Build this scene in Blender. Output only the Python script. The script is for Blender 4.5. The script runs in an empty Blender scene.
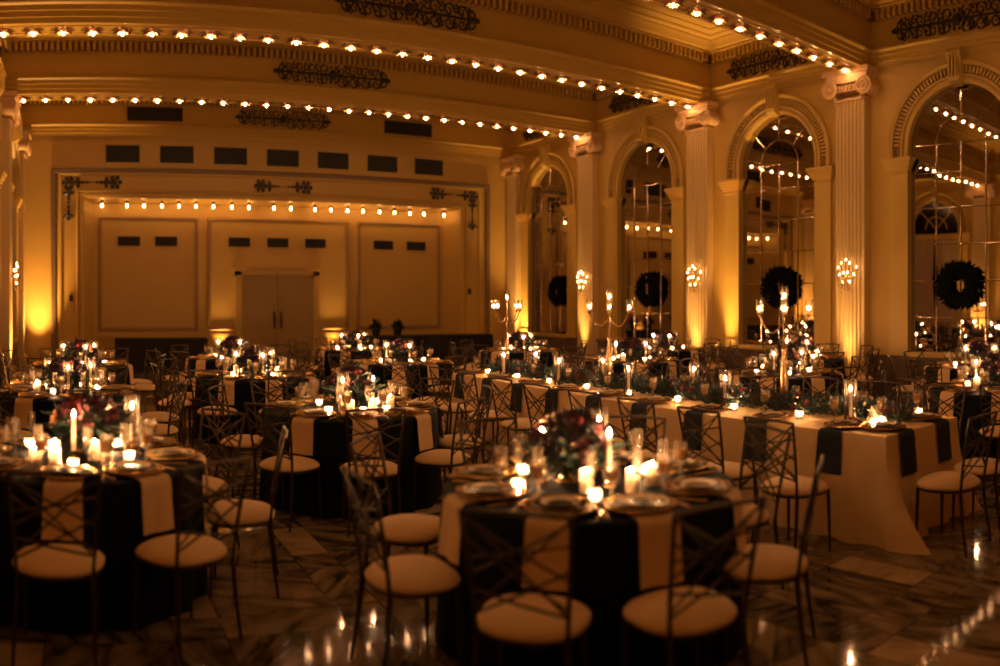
import bpy, math, random
from mathutils import Vector, Matrix
PI = math.pi
sin, cos = math.sin, math.cos
random.seed(7)
S = bpy.context.scene
COL = S.collection

# ------------------------------------------------------------------ camera (a cylindrical panorama, as the photograph is stitched)
cd = bpy.data.cameras.new('camera')
cam = bpy.data.objects.new('camera', cd); COL.objects.link(cam)
cam.location = (0, 0, 1.68)
cam.rotation_euler = (PI / 2, 0, -0.52327)
cd.type = 'PANO'
cd.panorama_type = 'CENTRAL_CYLINDRICAL'
cd.central_cylindrical_range_u_min = -500 / 795
cd.central_cylindrical_range_u_max = 500 / 795
cd.central_cylindrical_range_v_min = -365 / 795
cd.central_cylindrical_range_v_max = 301 / 795
cd.central_cylindrical_radius = 1.0
cd.clip_start = 0.05; cd.clip_end = 200
cd.lens = 50
cd.dof.use_dof = True
cd.dof.focus_distance = 8.6
cd.dof.aperture_fstop = 1.3
S.camera = cam

# ------------------------------------------------------------------ world, exposure
w = bpy.data.worlds.new('night'); S.world = w; w.use_nodes = True
w.node_tree.nodes['Background'].inputs[0].default_value = (1, .45, .12, 1)
w.node_tree.nodes['Background'].inputs[1].default_value = 0.004
S.view_settings.view_transform = 'Standard'
S.view_settings.look = 'None'
S.view_settings.exposure = 0.36
S.view_settings.gamma = 1.0
S.view_settings.use_curve_mapping = False
S.cycles.use_denoising = True
S.cycles.max_bounces = 7
S.cycles.diffuse_bounces = 3
S.cycles.glossy_bounces = 4
S.cycles.transmission_bounces = 4
S.cycles.transparent_max_bounces = 16
S.cycles.sample_clamp_indirect = 10
S.cycles.caustics_reflective = False
S.cycles.caustics_refractive = False

BULB_COL = (1, .49, .21); BULB_E = 195.0
ALCOVE_E = 50.0
FLAME_COL = (1, .50, .21); FLAME_E = 1250.0
SCONCE_E = 40.0
UP_COL = (1, .51, .16); UP_W = 780.0

# ------------------------------------------------------------------ mesh helpers
class MB:
    def __init__(s): s.v = []; s.f = []
    def add(s, vs, fs):
        o = len(s.v); s.v += [tuple(p) for p in vs]; s.f += [tuple(i + o for i in q) for q in fs]
    def box(s, c, d, M=None):
        vs = [Vector((x * d[0] / 2, y * d[1] / 2, z * d[2] / 2)) for x in (-1, 1) for y in (-1, 1) for z in (-1, 1)]
        if M is not None: vs = [M @ p for p in vs]
        s.add([(p[0] + c[0], p[1] + c[1], p[2] + c[2]) for p in vs],
              [(0, 1, 3, 2), (4, 6, 7, 5), (0, 4, 5, 1), (2, 3, 7, 6), (0, 2, 6, 4), (1, 5, 7, 3)])
    def bb(s, x0, x1, y0, y1, z0, z1):
        s.box(((x0 + x1) / 2, (y0 + y1) / 2, (z0 + z1) / 2), (abs(x1 - x0), abs(y1 - y0), abs(z1 - z0)))
    def tube(s, pts, r, n=8, cap=True):
        pts = [Vector(p) for p in pts]
        rs = r if isinstance(r, (list, tuple)) else [r] * len(pts)
        o = len(s.v); u = None
        for i, p in enumerate(pts):
            t = (pts[min(i + 1, len(pts) - 1)] - pts[max(i - 1, 0)]).normalized()
            if u is None:
                u = t.orthogonal().normalized()
            else:
                u = (u - t * u.dot(t))
                u = u.normalized() if u.length > 1e-6 else t.orthogonal().normalized()
            b = t.cross(u)
            for k in range(n):
                a = 2 * PI * k / n + PI / n
                s.v.append(tuple(p + (u * cos(a) + b * sin(a)) * rs[i]))
        for i in range(len(pts) - 1):
            for k in range(n):
                a, b2 = o + i * n + k, o + i * n + (k + 1) % n
                s.f.append((a, b2, b2 + n, a + n))
        if cap:
            s.f.append(tuple(o + k for k in reversed(range(n))))
            s.f.append(tuple(o + (len(pts) - 1) * n + k for k in range(n)))
    def lathe(s, prof, n=16, c=(0, 0, 0), M=None):
        o = len(s.v)
        rings = []
        for r, z in prof:
            if r < 1e-6:
                p = Vector((0, 0, z)); p = M @ p if M is not None else p
                rings.append([len(s.v)]); s.v.append((p[0] + c[0], p[1] + c[1], p[2] + c[2]))
            else:
                ring = []
                for k in range(n):
                    a = 2 * PI * k / n
                    p = Vector((r * cos(a), r * sin(a), z)); p = M @ p if M is not None else p
                    ring.append(len(s.v)); s.v.append((p[0] + c[0], p[1] + c[1], p[2] + c[2]))
                rings.append(ring)
        for A, B in zip(rings, rings[1:]):
            for k in range(n):
                k2 = (k + 1) % n
                if len(A) == 1 and len(B) == 1: break
                if len(A) == 1: s.f.append((A[0], B[k2], B[k]))
                elif len(B) == 1: s.f.append((A[k], A[k2], B[0]))
                else: s.f.append((A[k], A[k2], B[k2], B[k]))
    def ball(s, c, r, n=10, m=6, sc=(1, 1, 1)):
        prof = [(r * sin(PI * i / m), -r * cos(PI * i / m)) for i in range(m + 1)]
        s.lathe(prof, n, c, Matrix.Diagonal(Vector(sc)))
    def prism(s, poly, f):
        """poly: list of 2-D points; f(p, t) maps to 3-D for t = 0, 1."""
        n = len(poly)
        s.add([f(p, 0) for p in poly] + [f(p, 1) for p in poly],
              [tuple(range(n)), tuple(reversed(range(n, 2 * n)))] + [(i, i + n, (i + 1) % n + n, (i + 1) % n) for i in range(n)])
    def mesh(s, name, mat, ang=40):
        me = bpy.data.meshes.new(name)
        me.from_pydata(s.v, [], s.f); me.validate(); me.update()
        if mat is not None: me.materials.append(mat)
        if ang:
            me.polygons.foreach_set('use_smooth', [True] * len(me.polygons))
            me.set_sharp_from_angle(angle=math.radians(ang))
        return me
    def build(s, name, mat, parent=None, ang=40):
        return place(name, s.mesh(name, mat, ang), parent)

def fixn(me):
    import bmesh
    b = bmesh.new(); b.from_mesh(me); bmesh.ops.recalc_face_normals(b, faces=b.faces); b.to_mesh(me); b.free()
    return me
def place(name, me, parent=None, loc=None, rz=None):
    o = bpy.data.objects.new(name, me); COL.objects.link(o)
    if parent is not None: o.parent = parent
    if loc is not None: o.location = loc
    if rz is not None: o.rotation_euler = (0, 0, rz)
    return o
def tag(o, label, cat, group=None):
    o['label'] = label; o['category'] = cat
    if group: o['group'] = group
    return o
def thing(name, label, cat, loc=(0, 0, 0), rz=0, group=None):
    o = bpy.data.objects.new(name, None); COL.objects.link(o)
    o.empty_display_size = .05
    o.location = loc; o.rotation_euler = (0, 0, rz)
    return tag(o, label, cat, group)
def struct(o):
    o['kind'] = 'structure'; return o
KIDS = {}
def kids(o):
    if o.name not in KIDS: KIDS[o.name] = list(o.children)
    return KIDS[o.name]
def dup(root, loc, rz, label, group=None):
    r = root.copy(); COL.objects.link(r); r.location = loc; r.rotation_euler = (0, 0, rz)
    r['label'] = label
    if group: r['group'] = group
    for ch in kids(root):
        c = ch.copy(); COL.objects.link(c); c.parent = r
        for g in kids(ch):
            d = g.copy(); COL.objects.link(d); d.parent = c
    return r
class Proto:
    """First call moves the source itself; later calls copy it and its parts."""
    def __init__(s, root): s.r = root; s.used = False
    def at(s, loc, rz, label, group=None):
        if not s.used:
            s.used = True; s.r.location = loc; s.r.rotation_euler = (0, 0, rz); s.r['label'] = label
            if group: s.r['group'] = group
            kids(s.r)
            for c in kids(s.r): kids(c)
            return s.r
        return dup(s.r, loc, rz, label, group)

# ------------------------------------------------------------------ materials
def mat(name, col, rough=.5, metal=0., spec=.5, noise=0., nscale=8., bump=0., bscale=60., emit=None, es=0., sheen=0.):
    m = bpy.data.materials.new(name); m.use_nodes = True
    nt = m.node_tree; N = nt.nodes; L = nt.links
    p = N['Principled BSDF']
    p.inputs['Base Color'].default_value = (*col, 1)
    p.inputs['Roughness'].default_value = rough
    p.inputs['Metallic'].default_value = metal
    p.inputs['Specular IOR Level'].default_value = spec
    tc = N.new('ShaderNodeTexCoord')
    if noise > 0:
        n = N.new('ShaderNodeTexNoise'); n.inputs['Scale'].default_value = nscale; n.inputs['Detail'].default_value = 4
        L.new(tc.outputs['Object'], n.inputs['Vector'])
        r = N.new('ShaderNodeMapRange'); r.inputs['To Min'].default_value = 1 - noise; r.inputs['To Max'].default_value = 1 + noise
        L.new(n.outputs[0], r.inputs['Value'])
        mx = N.new('ShaderNodeVectorMath'); mx.operation = 'SCALE'; mx.inputs[0].default_value = col
        L.new(r.outputs[0], mx.inputs['Scale']); L.new(mx.outputs[0], p.inputs['Base Color'])
    if bump > 0:
        n2 = N.new('ShaderNodeTexNoise'); n2.inputs['Scale'].default_value = bscale; n2.inputs['Detail'].default_value = 3
        L.new(tc.outputs['Object'], n2.inputs['Vector'])
        b = N.new('ShaderNodeBump'); b.inputs['Strength'].default_value = bump; b.inputs['Distance'].default_value = .01
        L.new(n2.outputs[0], b.inputs['Height']); L.new(b.outputs[0], p.inputs['Normal'])
    if emit:
        p.inputs['Emission Color'].default_value = (*emit, 1); p.inputs['Emission Strength'].default_value = es
    if sheen: p.inputs['Sheen Weight'].default_value = sheen
    return m
def glass(name, tint=(1, 1, 1), ior=1.25, rough=.03, body=.05):
    m = bpy.data.materials.new(name); m.use_nodes = True
    nt = m.node_tree; N = nt.nodes; L = nt.links
    N.remove(N['Principled BSDF'])
    t = N.new('ShaderNodeBsdfTransparent'); t.inputs[0].default_value = (*tint, 1)
    g = N.new('ShaderNodeBsdfGlossy'); g.inputs['Roughness'].default_value = rough
    fr = N.new('ShaderNodeFresnel'); fr.inputs['IOR'].default_value = ior
    mx = N.new('ShaderNodeMixShader')
    L.new(fr.outputs[0], mx.inputs[0]); L.new(t.outputs[0], mx.inputs[1]); L.new(g.outputs[0], mx.inputs[2])
    tr = N.new('ShaderNodeBsdfTranslucent'); tr.inputs[0].default_value = (.9, .78, .6, 1)
    m2 = N.new('ShaderNodeMixShader'); m2.inputs[0].default_value = body
    L.new(mx.outputs[0], m2.inputs[1]); L.new(tr.outputs[0], m2.inputs[2])
    L.new(m2.outputs[0], N['Material Output'].inputs[0])
    return m
def translucent(name, col, f=.5, rough=.4):
    m = bpy.data.materials.new(name); m.use_nodes = True
    nt = m.node_tree; N = nt.nodes; L = nt.links
    p = N['Principled BSDF']; p.inputs['Base Color'].default_value = (*col, 1); p.inputs['Roughness'].default_value = rough
    t = N.new('ShaderNodeBsdfTranslucent'); t.inputs[0].default_value = (*col, 1)
    n = N.new('ShaderNodeTexNoise'); n.inputs['Scale'].default_value = 20
    r = N.new('ShaderNodeMapRange'); r.inputs['To Min'].default_value = f - .06; r.inputs['To Max'].default_value = f + .06
    L.new(n.outputs[0], r.inputs['Value'])
    mx = N.new('ShaderNodeMixShader'); L.new(r.outputs[0], mx.inputs[0])
    L.new(p.outputs[0], mx.inputs[1]); L.new(t.outputs[0], mx.inputs[2])
    L.new(mx.outputs[0], N['Material Output'].inputs[0])
    return m
def glow(name, col, e):
    m = bpy.data.materials.new(name); m.use_nodes = True
    nt = m.node_tree; N = nt.nodes; N.remove(N['Principled BSDF'])
    em = N.new('ShaderNodeEmission'); em.inputs[0].default_value = (*col, 1); em.inputs[1].default_value = e
    nt.links.new(em.outputs[0], N['Material Output'].inputs[0])
    return m

M_wall = mat('cream paint', (.50, .317, .065), .55, noise=.06, nscale=1.5, bump=.05, bscale=30)
M_ceil = mat('ceiling paint', (.47, .30, .062), .6, noise=.06, nscale=1.2)
M_trim = mat('plaster trim', (.54, .355, .078), .45, noise=.05, nscale=3)
M_back = mat('stage paint', (.48, .305, .072), .55, noise=.05, nscale=2)
M_bead = mat('dark bead moulding', (.16, .10, .05), .5, noise=.5, nscale=60)
M_gapshade = mat('painted gap shade', (.24, .135, .035), .5, noise=.3, nscale=20)  # dark brown standing in for shade between dentils and arch blocks
M_wain = mat('brown marble wainscot', (.12, .075, .045), .3, noise=.35, nscale=5)
M_iron = mat('dark scroll iron', (.03, .02, .012), .5, noise=.2)
M_vent = mat('black vent', (.012, .009, .007), .6, noise=.2)
M_door = mat('door paint', (.31, .19, .040), .45, noise=.05)
M_pil = mat('pale pilaster paint', (.60, .43, .19), .45, noise=.05, nscale=3)
M_pink = mat('aged plaster capital', (.62, .41, .20), .5, noise=.12, nscale=12, bump=.1)
M_chair = mat('dark bronze metal', (.055, .035, .022), .38, .6, noise=.15, nscale=30)
M_seat = mat('cream seat fabric', (.80, .55, .26), .8, noise=.05, nscale=20, bump=.08, bscale=250, sheen=.2)
M_navy = mat('navy cloth', (.004, .009, .016), .7, .0, .10, noise=.15, nscale=14, bump=.1, bscale=200)
M_black = mat('black drape', (.006, .005, .006), .8, noise=.2, nscale=6)
M_cream = mat('cream cloth', (.82, .58, .28), .75, noise=.04, nscale=6, bump=.06, bscale=200)
M_napc = mat('cream napkin linen', (.76, .53, .26), .8, noise=.06, nscale=25, bump=.1, bscale=260)
M_napn = mat('navy napkin linen', (.008, .018, .028), .8, noise=.2, nscale=25, bump=.1, bscale=260)
M_gold = mat('gold metal', (.75, .48, .18), .25, 1., noise=.08, nscale=30)
M_charger = mat('dark charger glaze', (.010, .010, .014), .22, .0, .3, noise=.2, nscale=15)
M_plate = mat('cream china', (.62, .50, .34), .2, noise=.05, nscale=10)
M_wax = translucent('ivory wax', (.90, .74, .52), .11)
def votive_glass():
    m = translucent('votive glass', (.90, .76, .55), .6, .2)
    nt = m.node_tree; out = nt.nodes['Material Output']; old = out.inputs[0].links[0].from_socket
    t = nt.nodes.new('ShaderNodeBsdfTransparent'); t.inputs[0].default_value = (1, .95, .88, 1)
    mx = nt.nodes.new('ShaderNodeMixShader'); mx.inputs[0].default_value = .55
    nt.links.new(old, mx.inputs[1]); nt.links.new(t.outputs[0], mx.inputs[2]); nt.links.new(mx.outputs[0], out.inputs[0])
    return m
M_frost = votive_glass()
M_glass = glass('clear glass', (.96, .95, .93), 1.5, .03, .12)
M_cup = glass('candle cup glass', (.97, .96, .94), 1.45, .03, .02)
M_hurr = glass('hurricane glass', (.97, .96, .95), 1.42, .03, .010)
M_wick = mat('wick', (.01, .008, .006), .9, noise=.1)
M_leaf = mat('dark green leaves', (.008, .022, .012), .5, noise=.5, nscale=9)
M_leafb = mat('blue green spruce', (.012, .032, .028), .5, noise=.5, nscale=11)
M_burg = mat('burgundy petals', (.05, .006, .009), .6, noise=.3, nscale=25)
M_peach = mat('peach petals', (.62, .27, .11), .6, noise=.25, nscale=25)
M_red = mat('crimson petals', (.13, .007, .011), .6, noise=.3, nscale=25)
M_blush = mat('blush petals', (.66, .43, .30), .6, noise=.2, nscale=25)
M_curtain = mat('tan drapery', (.42, .30, .18), .8, noise=.1, nscale=4)
M_night = mat('night window glass', (.006, .005, .006), .12, noise=.3, nscale=2)
M_bulb = glow('warm bulb', BULB_COL, BULB_E)
M_abulb = glow('stage bulb', (1, .48, .15), ALCOVE_E)
M_flame = glow('candle flame', FLAME_COL, FLAME_E)
M_sbulb = glow('sconce bulb', (1, .52, .24), SCONCE_E)
M_crystal = glass('crystal', (.98, .96, .93), 1.7, .02)
M_lens = glow('uplight lens', UP_COL, 6.0)

def mirror_mat():
    m = mat('aged mirror', (.50, .46, .40), .015, 1., noise=.08, nscale=3)
    return m
M_mirror = mirror_mat()
M_bar = mat('bevelled mirror bar', (.62, .52, .40), .14, 1., noise=.06, nscale=20)

def floor_mat():
    m = bpy.data.materials.new('polished brown marble'); m.use_nodes = True
    nt = m.node_tree; N = nt.nodes; L = nt.links; p = N['Principled BSDF']
    tc = N.new('ShaderNodeTexCoord'); sep = N.new('ShaderNodeSeparateXYZ'); L.new(tc.outputs['Object'], sep.inputs[0])
    def mth(op, a, b=None):
        n = N.new('ShaderNodeMath'); n.operation = op
        for i, q in enumerate((a, b)):
            if q is None: continue
            if isinstance(q, (int, float)): n.inputs[i].default_value = q
            else: L.new(q, n.inputs[i])
        return n.outputs[0]
    P = .9
    def axis(out, o):
        t = mth('DIVIDE', mth('SUBTRACT', out, o), P)
        return mth('FLOOR', t), mth('MULTIPLY', mth('FRACT', t), P)
    ix, fx = axis(sep.outputs[0], 1.35)
    iy, fy = axis(sep.outputs[1], 4.79)
    sx = mth('LESS_THAN', fx, .26); sy = mth('LESS_THAN', fy, .27)
    def edge(f, q):
        return mth('LESS_THAN', mth('ABSOLUTE', mth('SUBTRACT', f, q)), .004)
    grout = mth('MAXIMUM', mth('MAXIMUM', edge(fx, .004), edge(fx, .26)), mth('MAXIMUM', edge(fy, .004), edge(fy, .27)))
    idx = mth('ADD', mth('MULTIPLY', ix, 2), sx); idy = mth('ADD', mth('MULTIPLY', iy, 2), sy)
    cmb = N.new('ShaderNodeCombineXYZ'); L.new(idx, cmb.inputs[0]); L.new(idy, cmb.inputs[1])
    wn = N.new('ShaderNodeTexWhiteNoise'); wn.noise_dimensions = '3D'; L.new(cmb.outputs[0], wn.inputs['Vector'])
    # veins: the pattern shifts and turns from slab to slab
    sh = N.new('ShaderNodeVectorMath'); sh.operation = 'SCALE'; L.new(wn.outputs['Color'], sh.inputs[0]); sh.inputs['Scale'].default_value = 30
    ad = N.new('ShaderNodeVectorMath'); ad.operation = 'ADD'; L.new(tc.outputs['Object'], ad.inputs[0]); L.new(sh.outputs[0], ad.inputs[1])
    rot = N.new('ShaderNodeVectorRotate'); rot.rotation_type = 'Z_AXIS'; L.new(ad.outputs[0], rot.inputs['Vector'])
    L.new(mth('MULTIPLY', wn.outputs['Value'], 6.0), rot.inputs['Angle'])
    mp = N.new('ShaderNodeMapping'); mp.inputs['Scale'].default_value = (1.2, 4.2, 1); L.new(rot.outputs[0], mp.inputs[0])
    nz = N.new('ShaderNodeTexNoise'); nz.inputs['Scale'].default_value = 1.7; nz.inputs['Detail'].default_value = 6; nz.inputs['Distortion'].default_value = 1.2
    L.new(mp.outputs[0], nz.inputs['Vector'])
    rp = N.new('ShaderNodeValToRGB'); e = rp.color_ramp.elements
    e[0].position = .36; e[0].color = (.045, .031, .016, 1); e[1].position = .60; e[1].color = (.26, .19, .105, 1)
    L.new(nz.outputs[0], rp.inputs[0])
    light = N.new('ShaderNodeValToRGB'); e = light.color_ramp.elements
    e[0].position = .3; e[0].color = (.24, .17, .085, 1); e[1].position = .65; e[1].color = (.46, .33, .18, 1)
    L.new(nz.outputs[0], light.inputs[0])
    anyb = mth('ABSOLUTE', mth('SUBTRACT', sx, sy))          # a strip, not a crossing
    diag = mth('COMPARE', mth('FLOORED_MODULO', mth('SUBTRACT', ix, iy), 6.0), 0.0)
    pick = mth('MAXIMUM', mth('MULTIPLY', sx, mth('MULTIPLY', anyb, diag)), mth('MULTIPLY', anyb, mth('GREATER_THAN', wn.outputs['Value'], .93)))
    mx = N.new('ShaderNodeMix'); mx.data_type = 'RGBA'; L.new(pick, mx.inputs[0]); L.new(rp.outputs[0], mx.inputs[6]); L.new(light.outputs[0], mx.inputs[7])
    br = mth('ADD', mth('MULTIPLY', wn.outputs['Value'], .3), .85)
    sc = N.new('ShaderNodeVectorMath'); sc.operation = 'SCALE'; L.new(mx.outputs[2], sc.inputs[0]); L.new(br, sc.inputs['Scale'])
    mg = N.new('ShaderNodeMix'); mg.data_type = 'RGBA'; L.new(grout, mg.inputs[0]); L.new(sc.outputs[0], mg.inputs[6]); mg.inputs[7].default_value = (.02, .013, .008, 1)
    L.new(mg.outputs[2], p.inputs['Base Color'])
    p.inputs['Roughness'].default_value = .07
    p.inputs['Specular IOR Level'].default_value = .30
    n3 = N.new('ShaderNodeTexNoise'); n3.inputs['Scale'].default_value = 2.2; n3.inputs['Detail'].default_value = 2
    bp = N.new('ShaderNodeBump'); bp.inputs['Strength'].default_value = .004; bp.inputs['Distance'].default_value = .02
    L.new(tc.outputs['Object'], n3.inputs['Vector']); L.new(n3.outputs[0], bp.inputs['Height']); L.new(bp.outputs[0], p.inputs['Normal'])
    return m
M_floor = floor_mat()

# ------------------------------------------------------------------ room dimensions
XL, XR = -1.65, 11.80
YB, YF = 19.85, -4.2
BEAMS = [0.06, 4.03, 8.00, 11.97, 15.94]  # the first two are unseen; their bulbs light the front chairs
BAYS = [6.0, 9.93, 13.85, 17.85]
ZS = 5.78           # beam soffit
ZC = 7.14           # ceiling
MID = (XL + XR) / 2

m = MB(); m.bb(XL - .4, XR + .4, YF, YB + .1, -.2, 0); struct(m.build('floor', M_floor, ang=0))
m = MB(); m.bb(XL - .4, XR + .4, YF, YB + .2, ZC, ZC + .15); struct(m.build('ceiling', M_ceil, ang=0))
m = MB(); m.bb(XL - .4, XR + .4, YF - .15, YF, 0, ZC); struct(m.build('wall_front', M_wall, ang=0))

# beams and the entablature that runs round each coffer
PROF = [(.05, ZS), (.05, ZS + .08), (.075, ZS + .085), (.075, ZS + .17), (.10, ZS + .175), (.10, ZS + .25), (.13, ZS + .265), (.15, ZS + .29),
        (.13, ZS + .32), (.05, ZS + .33), (.05, ZS + .79), (.09, ZS + .79), (.09, ZS + .81), (.07, ZS + .815), (.07, ZS + .99), (.20, ZS + 1.0), (.20, ZS + 1.05),
        (.24, ZS + 1.06), (.27, ZS + 1.12), (.34, ZS + 1.19), (.34, ZS + 1.21), (.46, ZS + 1.22), (.48, ZS + 1.26), (.60, ZS + 1.29),
        (.60, ZS + 1.31), (.82, ZS + 1.32), (.86, ZC - .003)]
def coffer(n, y0, y1):
    mb = MB(); K = len(PROF)
    for (cx, cy, sx, sy) in ((XL, y0, 1, 1), (XR, y0, -1, 1), (XR, y1, -1, -1), (XL, y1, 1, -1)):
        for d, z in PROF: mb.v.append((cx + sx * d, cy + sy * d, z))
    for c in range(4):
        for i in range(K - 1):
            a, b = c * K + i, ((c + 1) % 4) * K + i
            mb.f.append((a, b, b + 1, a + 1))
    # dentils under the crown and the bead course over the fascias
    dz0, dz1, d0, d1 = ZS + .815, ZS + .985, .06, .175
    st = .118
    k = 0
    x = XL + .2
    while x < XR - .2:
        mb.bb(x - .030, x + .030, y1 - d1, y1 - d0, dz0, dz1); mb.bb(x - .030, x + .030, y0 + d0, y0 + d1, dz0, dz1); x += st
    y = y0 + .2
    while y < y1 - .2:
        mb.bb(XR - d1, XR - d0, y - .030, y + .030, dz0, dz1); mb.bb(XL + d0, XL + d1, y - .030, y + .030, dz0, dz1); y += st
    x = XL + .2
    while x < XR - .2:
        mb.bb(x - .02, x + .02, y1 - .165, y1 - .13, ZS + .27, ZS + .31); x += .07
    y = y0 + .2
    while y < y1 - .2:
        mb.bb(XR - .165, XR - .13, y - .02, y + .02, ZS + .27, ZS + .31); y += .07
    o = struct(place('trim_%d' % n, fixn(mb.mesh('coffer entablature', M_trim, 25))))
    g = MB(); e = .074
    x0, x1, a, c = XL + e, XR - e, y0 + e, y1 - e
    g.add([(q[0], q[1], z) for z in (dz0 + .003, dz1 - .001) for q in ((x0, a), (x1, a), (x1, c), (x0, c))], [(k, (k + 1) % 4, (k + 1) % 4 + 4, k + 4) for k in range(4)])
    place('dentil_gap_shade', fixn(g.mesh('dentil gap shade', M_gapshade, 0)), o)  # strip whose dark colour paints recess shade into the dentil gaps
ys = [YF] + BEAMS + [YB]
for i in range(len(ys) - 1):
    coffer(i + 1, ys[i] + (.22 if i else 0), ys[i + 1] - (.22 if i + 1 < len(ys) - 1 else 0))
for i, y in enumerate(BEAMS):
    m = MB(); m.bb(XL, XR, y - .272, y + .272, ZS - .004, ZS + .05); m.bb(XL, XR, y - .215, y + .215, ZS + .05, ZC)
    m.bb(XL + .3, XR - .3, y - .17, y - .145, ZS - .02, ZS); m.bb(XL + .3, XR - .3, y + .145, y + .17, ZS - .02, ZS)
    struct(m.build('beam_%d' % (i + 1), M_trim, ang=0))

# ------------------------------------------------------------------ side walls with arched bays
AR, AO, AZ, AZ0 = .96, 1.33, 4.34, .80      # inner and outer arch radius, spring line, sill
REC = .10
def side_wall(name, X, s):
    """s: +1 where the room lies towards -X (mirror wall), -1 for the window wall. Depth d is measured into the room."""
    P = lambda d, y, z: (X - s * d, y, z)
    mb = MB()
    def quad(a, b, c, d): mb.add([a, b, c, d], [(0, 1, 2, 3)])
    cur = YF
    for yc in BAYS:
        quad(P(0, cur, 0), P(0, yc - AR, 0), P(0, yc - AR, ZC), P(0, cur, ZC))
        quad(P(0, yc - AR, 0), P(0, yc + AR, 0), P(0, yc + AR, AZ0), P(0, yc - AR, AZ0))
        n = 28
        arc = [(yc - AR * cos(PI * i / n), AZ + AR * sin(PI * i / n)) for i in range(n + 1)]
        for (ya, za), (yb, zb) in zip(arc, arc[1:]):
            quad(P(0, ya, za), P(0, yb, zb), P(0, yb, ZC), P(0, ya, ZC))
        ol = [(yc - AR, AZ0)] + arc + [(yc + AR, AZ0)]
        for (ya, za), (yb, zb) in zip(ol, ol[1:] + ol[:1]):
            quad(P(0, ya, za), P(0, yb, zb), P(-REC, yb, zb), P(-REC, ya, za))
        cur = yc + AR
    quad(P(0, cur, 0), P(0, YB, 0), P(0, YB, ZC), P(0, cur, ZC))
    b = [(YF, 0), (YB + .1, 0), (YB + .1, ZC), (YF, ZC)]
    mb.add([P(-REC - .06, *q) for q in b], [(0, 1, 2, 3)])
    struct(place(name, fixn(mb.mesh(name, M_wall, 30))))
side_wall('wall_mirror', XR, 1)
side_wall('wall_window', XL, -1)

def arch_surround(n, X, s, yc):
    """Archivolt, keystone, impost piers and sill of one bay."""
    mb = MB()
    P = lambda d, y, z: (X - s * d, y, z)
    prof = [(AR - .005, -.02), (AR - .005, .05), (AR + .05, .065), (AR + .06, .035), (AR + .10, .03), (AR + .11, .07), (AR + .14, .075), (AR + .15, .0),
            (AO - .09, .0), (AO - .08, .085), (AO - .03, .11), (AO, .09), (AO, -.01)]
    n2 = 32
    ST = .20
    sta = [(0., -ST)] + [(PI * i / n2, 0.) for i in range(n2 + 1)] + [(PI, -ST)]
    for a, dz in sta:
        for r, d in prof: mb.v.append(P(d, yc - r * cos(a), AZ + dz + r * sin(a)))
    K = len(prof)
    for i in range(n2 + 2):
        for j in range(K - 1):
            q = i * K + j
            mb.f.append((q, q + K, q + K + 1, q + 1))
    for i in range(54):                      # egg-and-dart blocks round the arch
        a = PI * (i + .5) / 54; r = AR + .215
        Mx = Matrix.Rotation(-s * (PI / 2 - a) if s > 0 else (PI / 2 - a), 3, 'X')
        Mx = Matrix.Rotation(a - PI / 2, 3, 'X').inverted() if True else Mx
        c = P(.03, yc - r * cos(a), AZ + r * sin(a))
        mb.box(c, (.07, .030, .11), Matrix.Rotation(PI / 2 - a, 3, 'X'))
    for sg in (-1, 1):                       # impost piers
        a, b = yc + sg * (AR - .0), yc + sg * AO
        lo, hi = min(a, b), max(a, b)
        mb.bb(X - s * .055, X + s * .02, lo, hi, .74, AZ - .42)
        mb.bb(X - s * .075, X + s * .02, lo - .012, hi + .012, .74, .90)
        for k, (zz, d) in enumerate(((AZ - .50, .07), (AZ - .42, .09), (AZ - .37, .115), (AZ - .32, .145), (AZ - .26, .17))):
            mb.bb(X - s * d, X + s * .02, lo - (d - .055), hi + (d - .055), zz, zz + (.03 if k == 0 else .062))
        mb.bb(X - s * .055, X + s * .02, lo, hi, AZ - .215, AZ - .19)
    mb.bb(X - s * .10, X + s * .16, yc - AR, yc + AR, AZ0 - .07, AZ0 + .005)
    o = struct(place('trim_%d' % n, fixn(mb.mesh('arch surround', M_trim, 35))))
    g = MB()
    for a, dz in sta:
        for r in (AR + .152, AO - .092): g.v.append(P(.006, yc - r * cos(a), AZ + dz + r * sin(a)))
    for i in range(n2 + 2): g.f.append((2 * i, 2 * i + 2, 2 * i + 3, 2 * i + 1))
    place('band_gap_shade', fixn(g.mesh('arch band gap shade', M_gapshade, 0)), o)  # ring with shade put into its colour, behind the egg-and-dart blocks
    # keystone: a scrolled console
    kb = MB()
    sec = [(.06, 0), (.20, .06), (.22, .14), (.17, .22), (.15, .34), (.22, .44), (.24, .52), (.18, .60), (.04, .62)]
    z0 = AZ + AR - .05
    kb.prism([(-.0, 0)] + sec + [(-.0, .62)], lambda p, t: P(p[0], yc + (t - .5) * (.20 + .12 * p[1]), z0 + p[1]))
    for t in (-.06, 0, .06): kb.bb(X - s * .26, X - s * .1, yc + t - .012, yc + t + .012, z0 + .12, z0 + .5)
    ks = place('keystone', fixn(kb.mesh('keystone', M_trim, 40)), o)
    return o
tn = len(BEAMS) + 2
for X, s in ((XR, 1), (XL, -1)):
    for yc in BAYS:
        arch_surround(tn, X, s, yc); tn += 1

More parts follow.
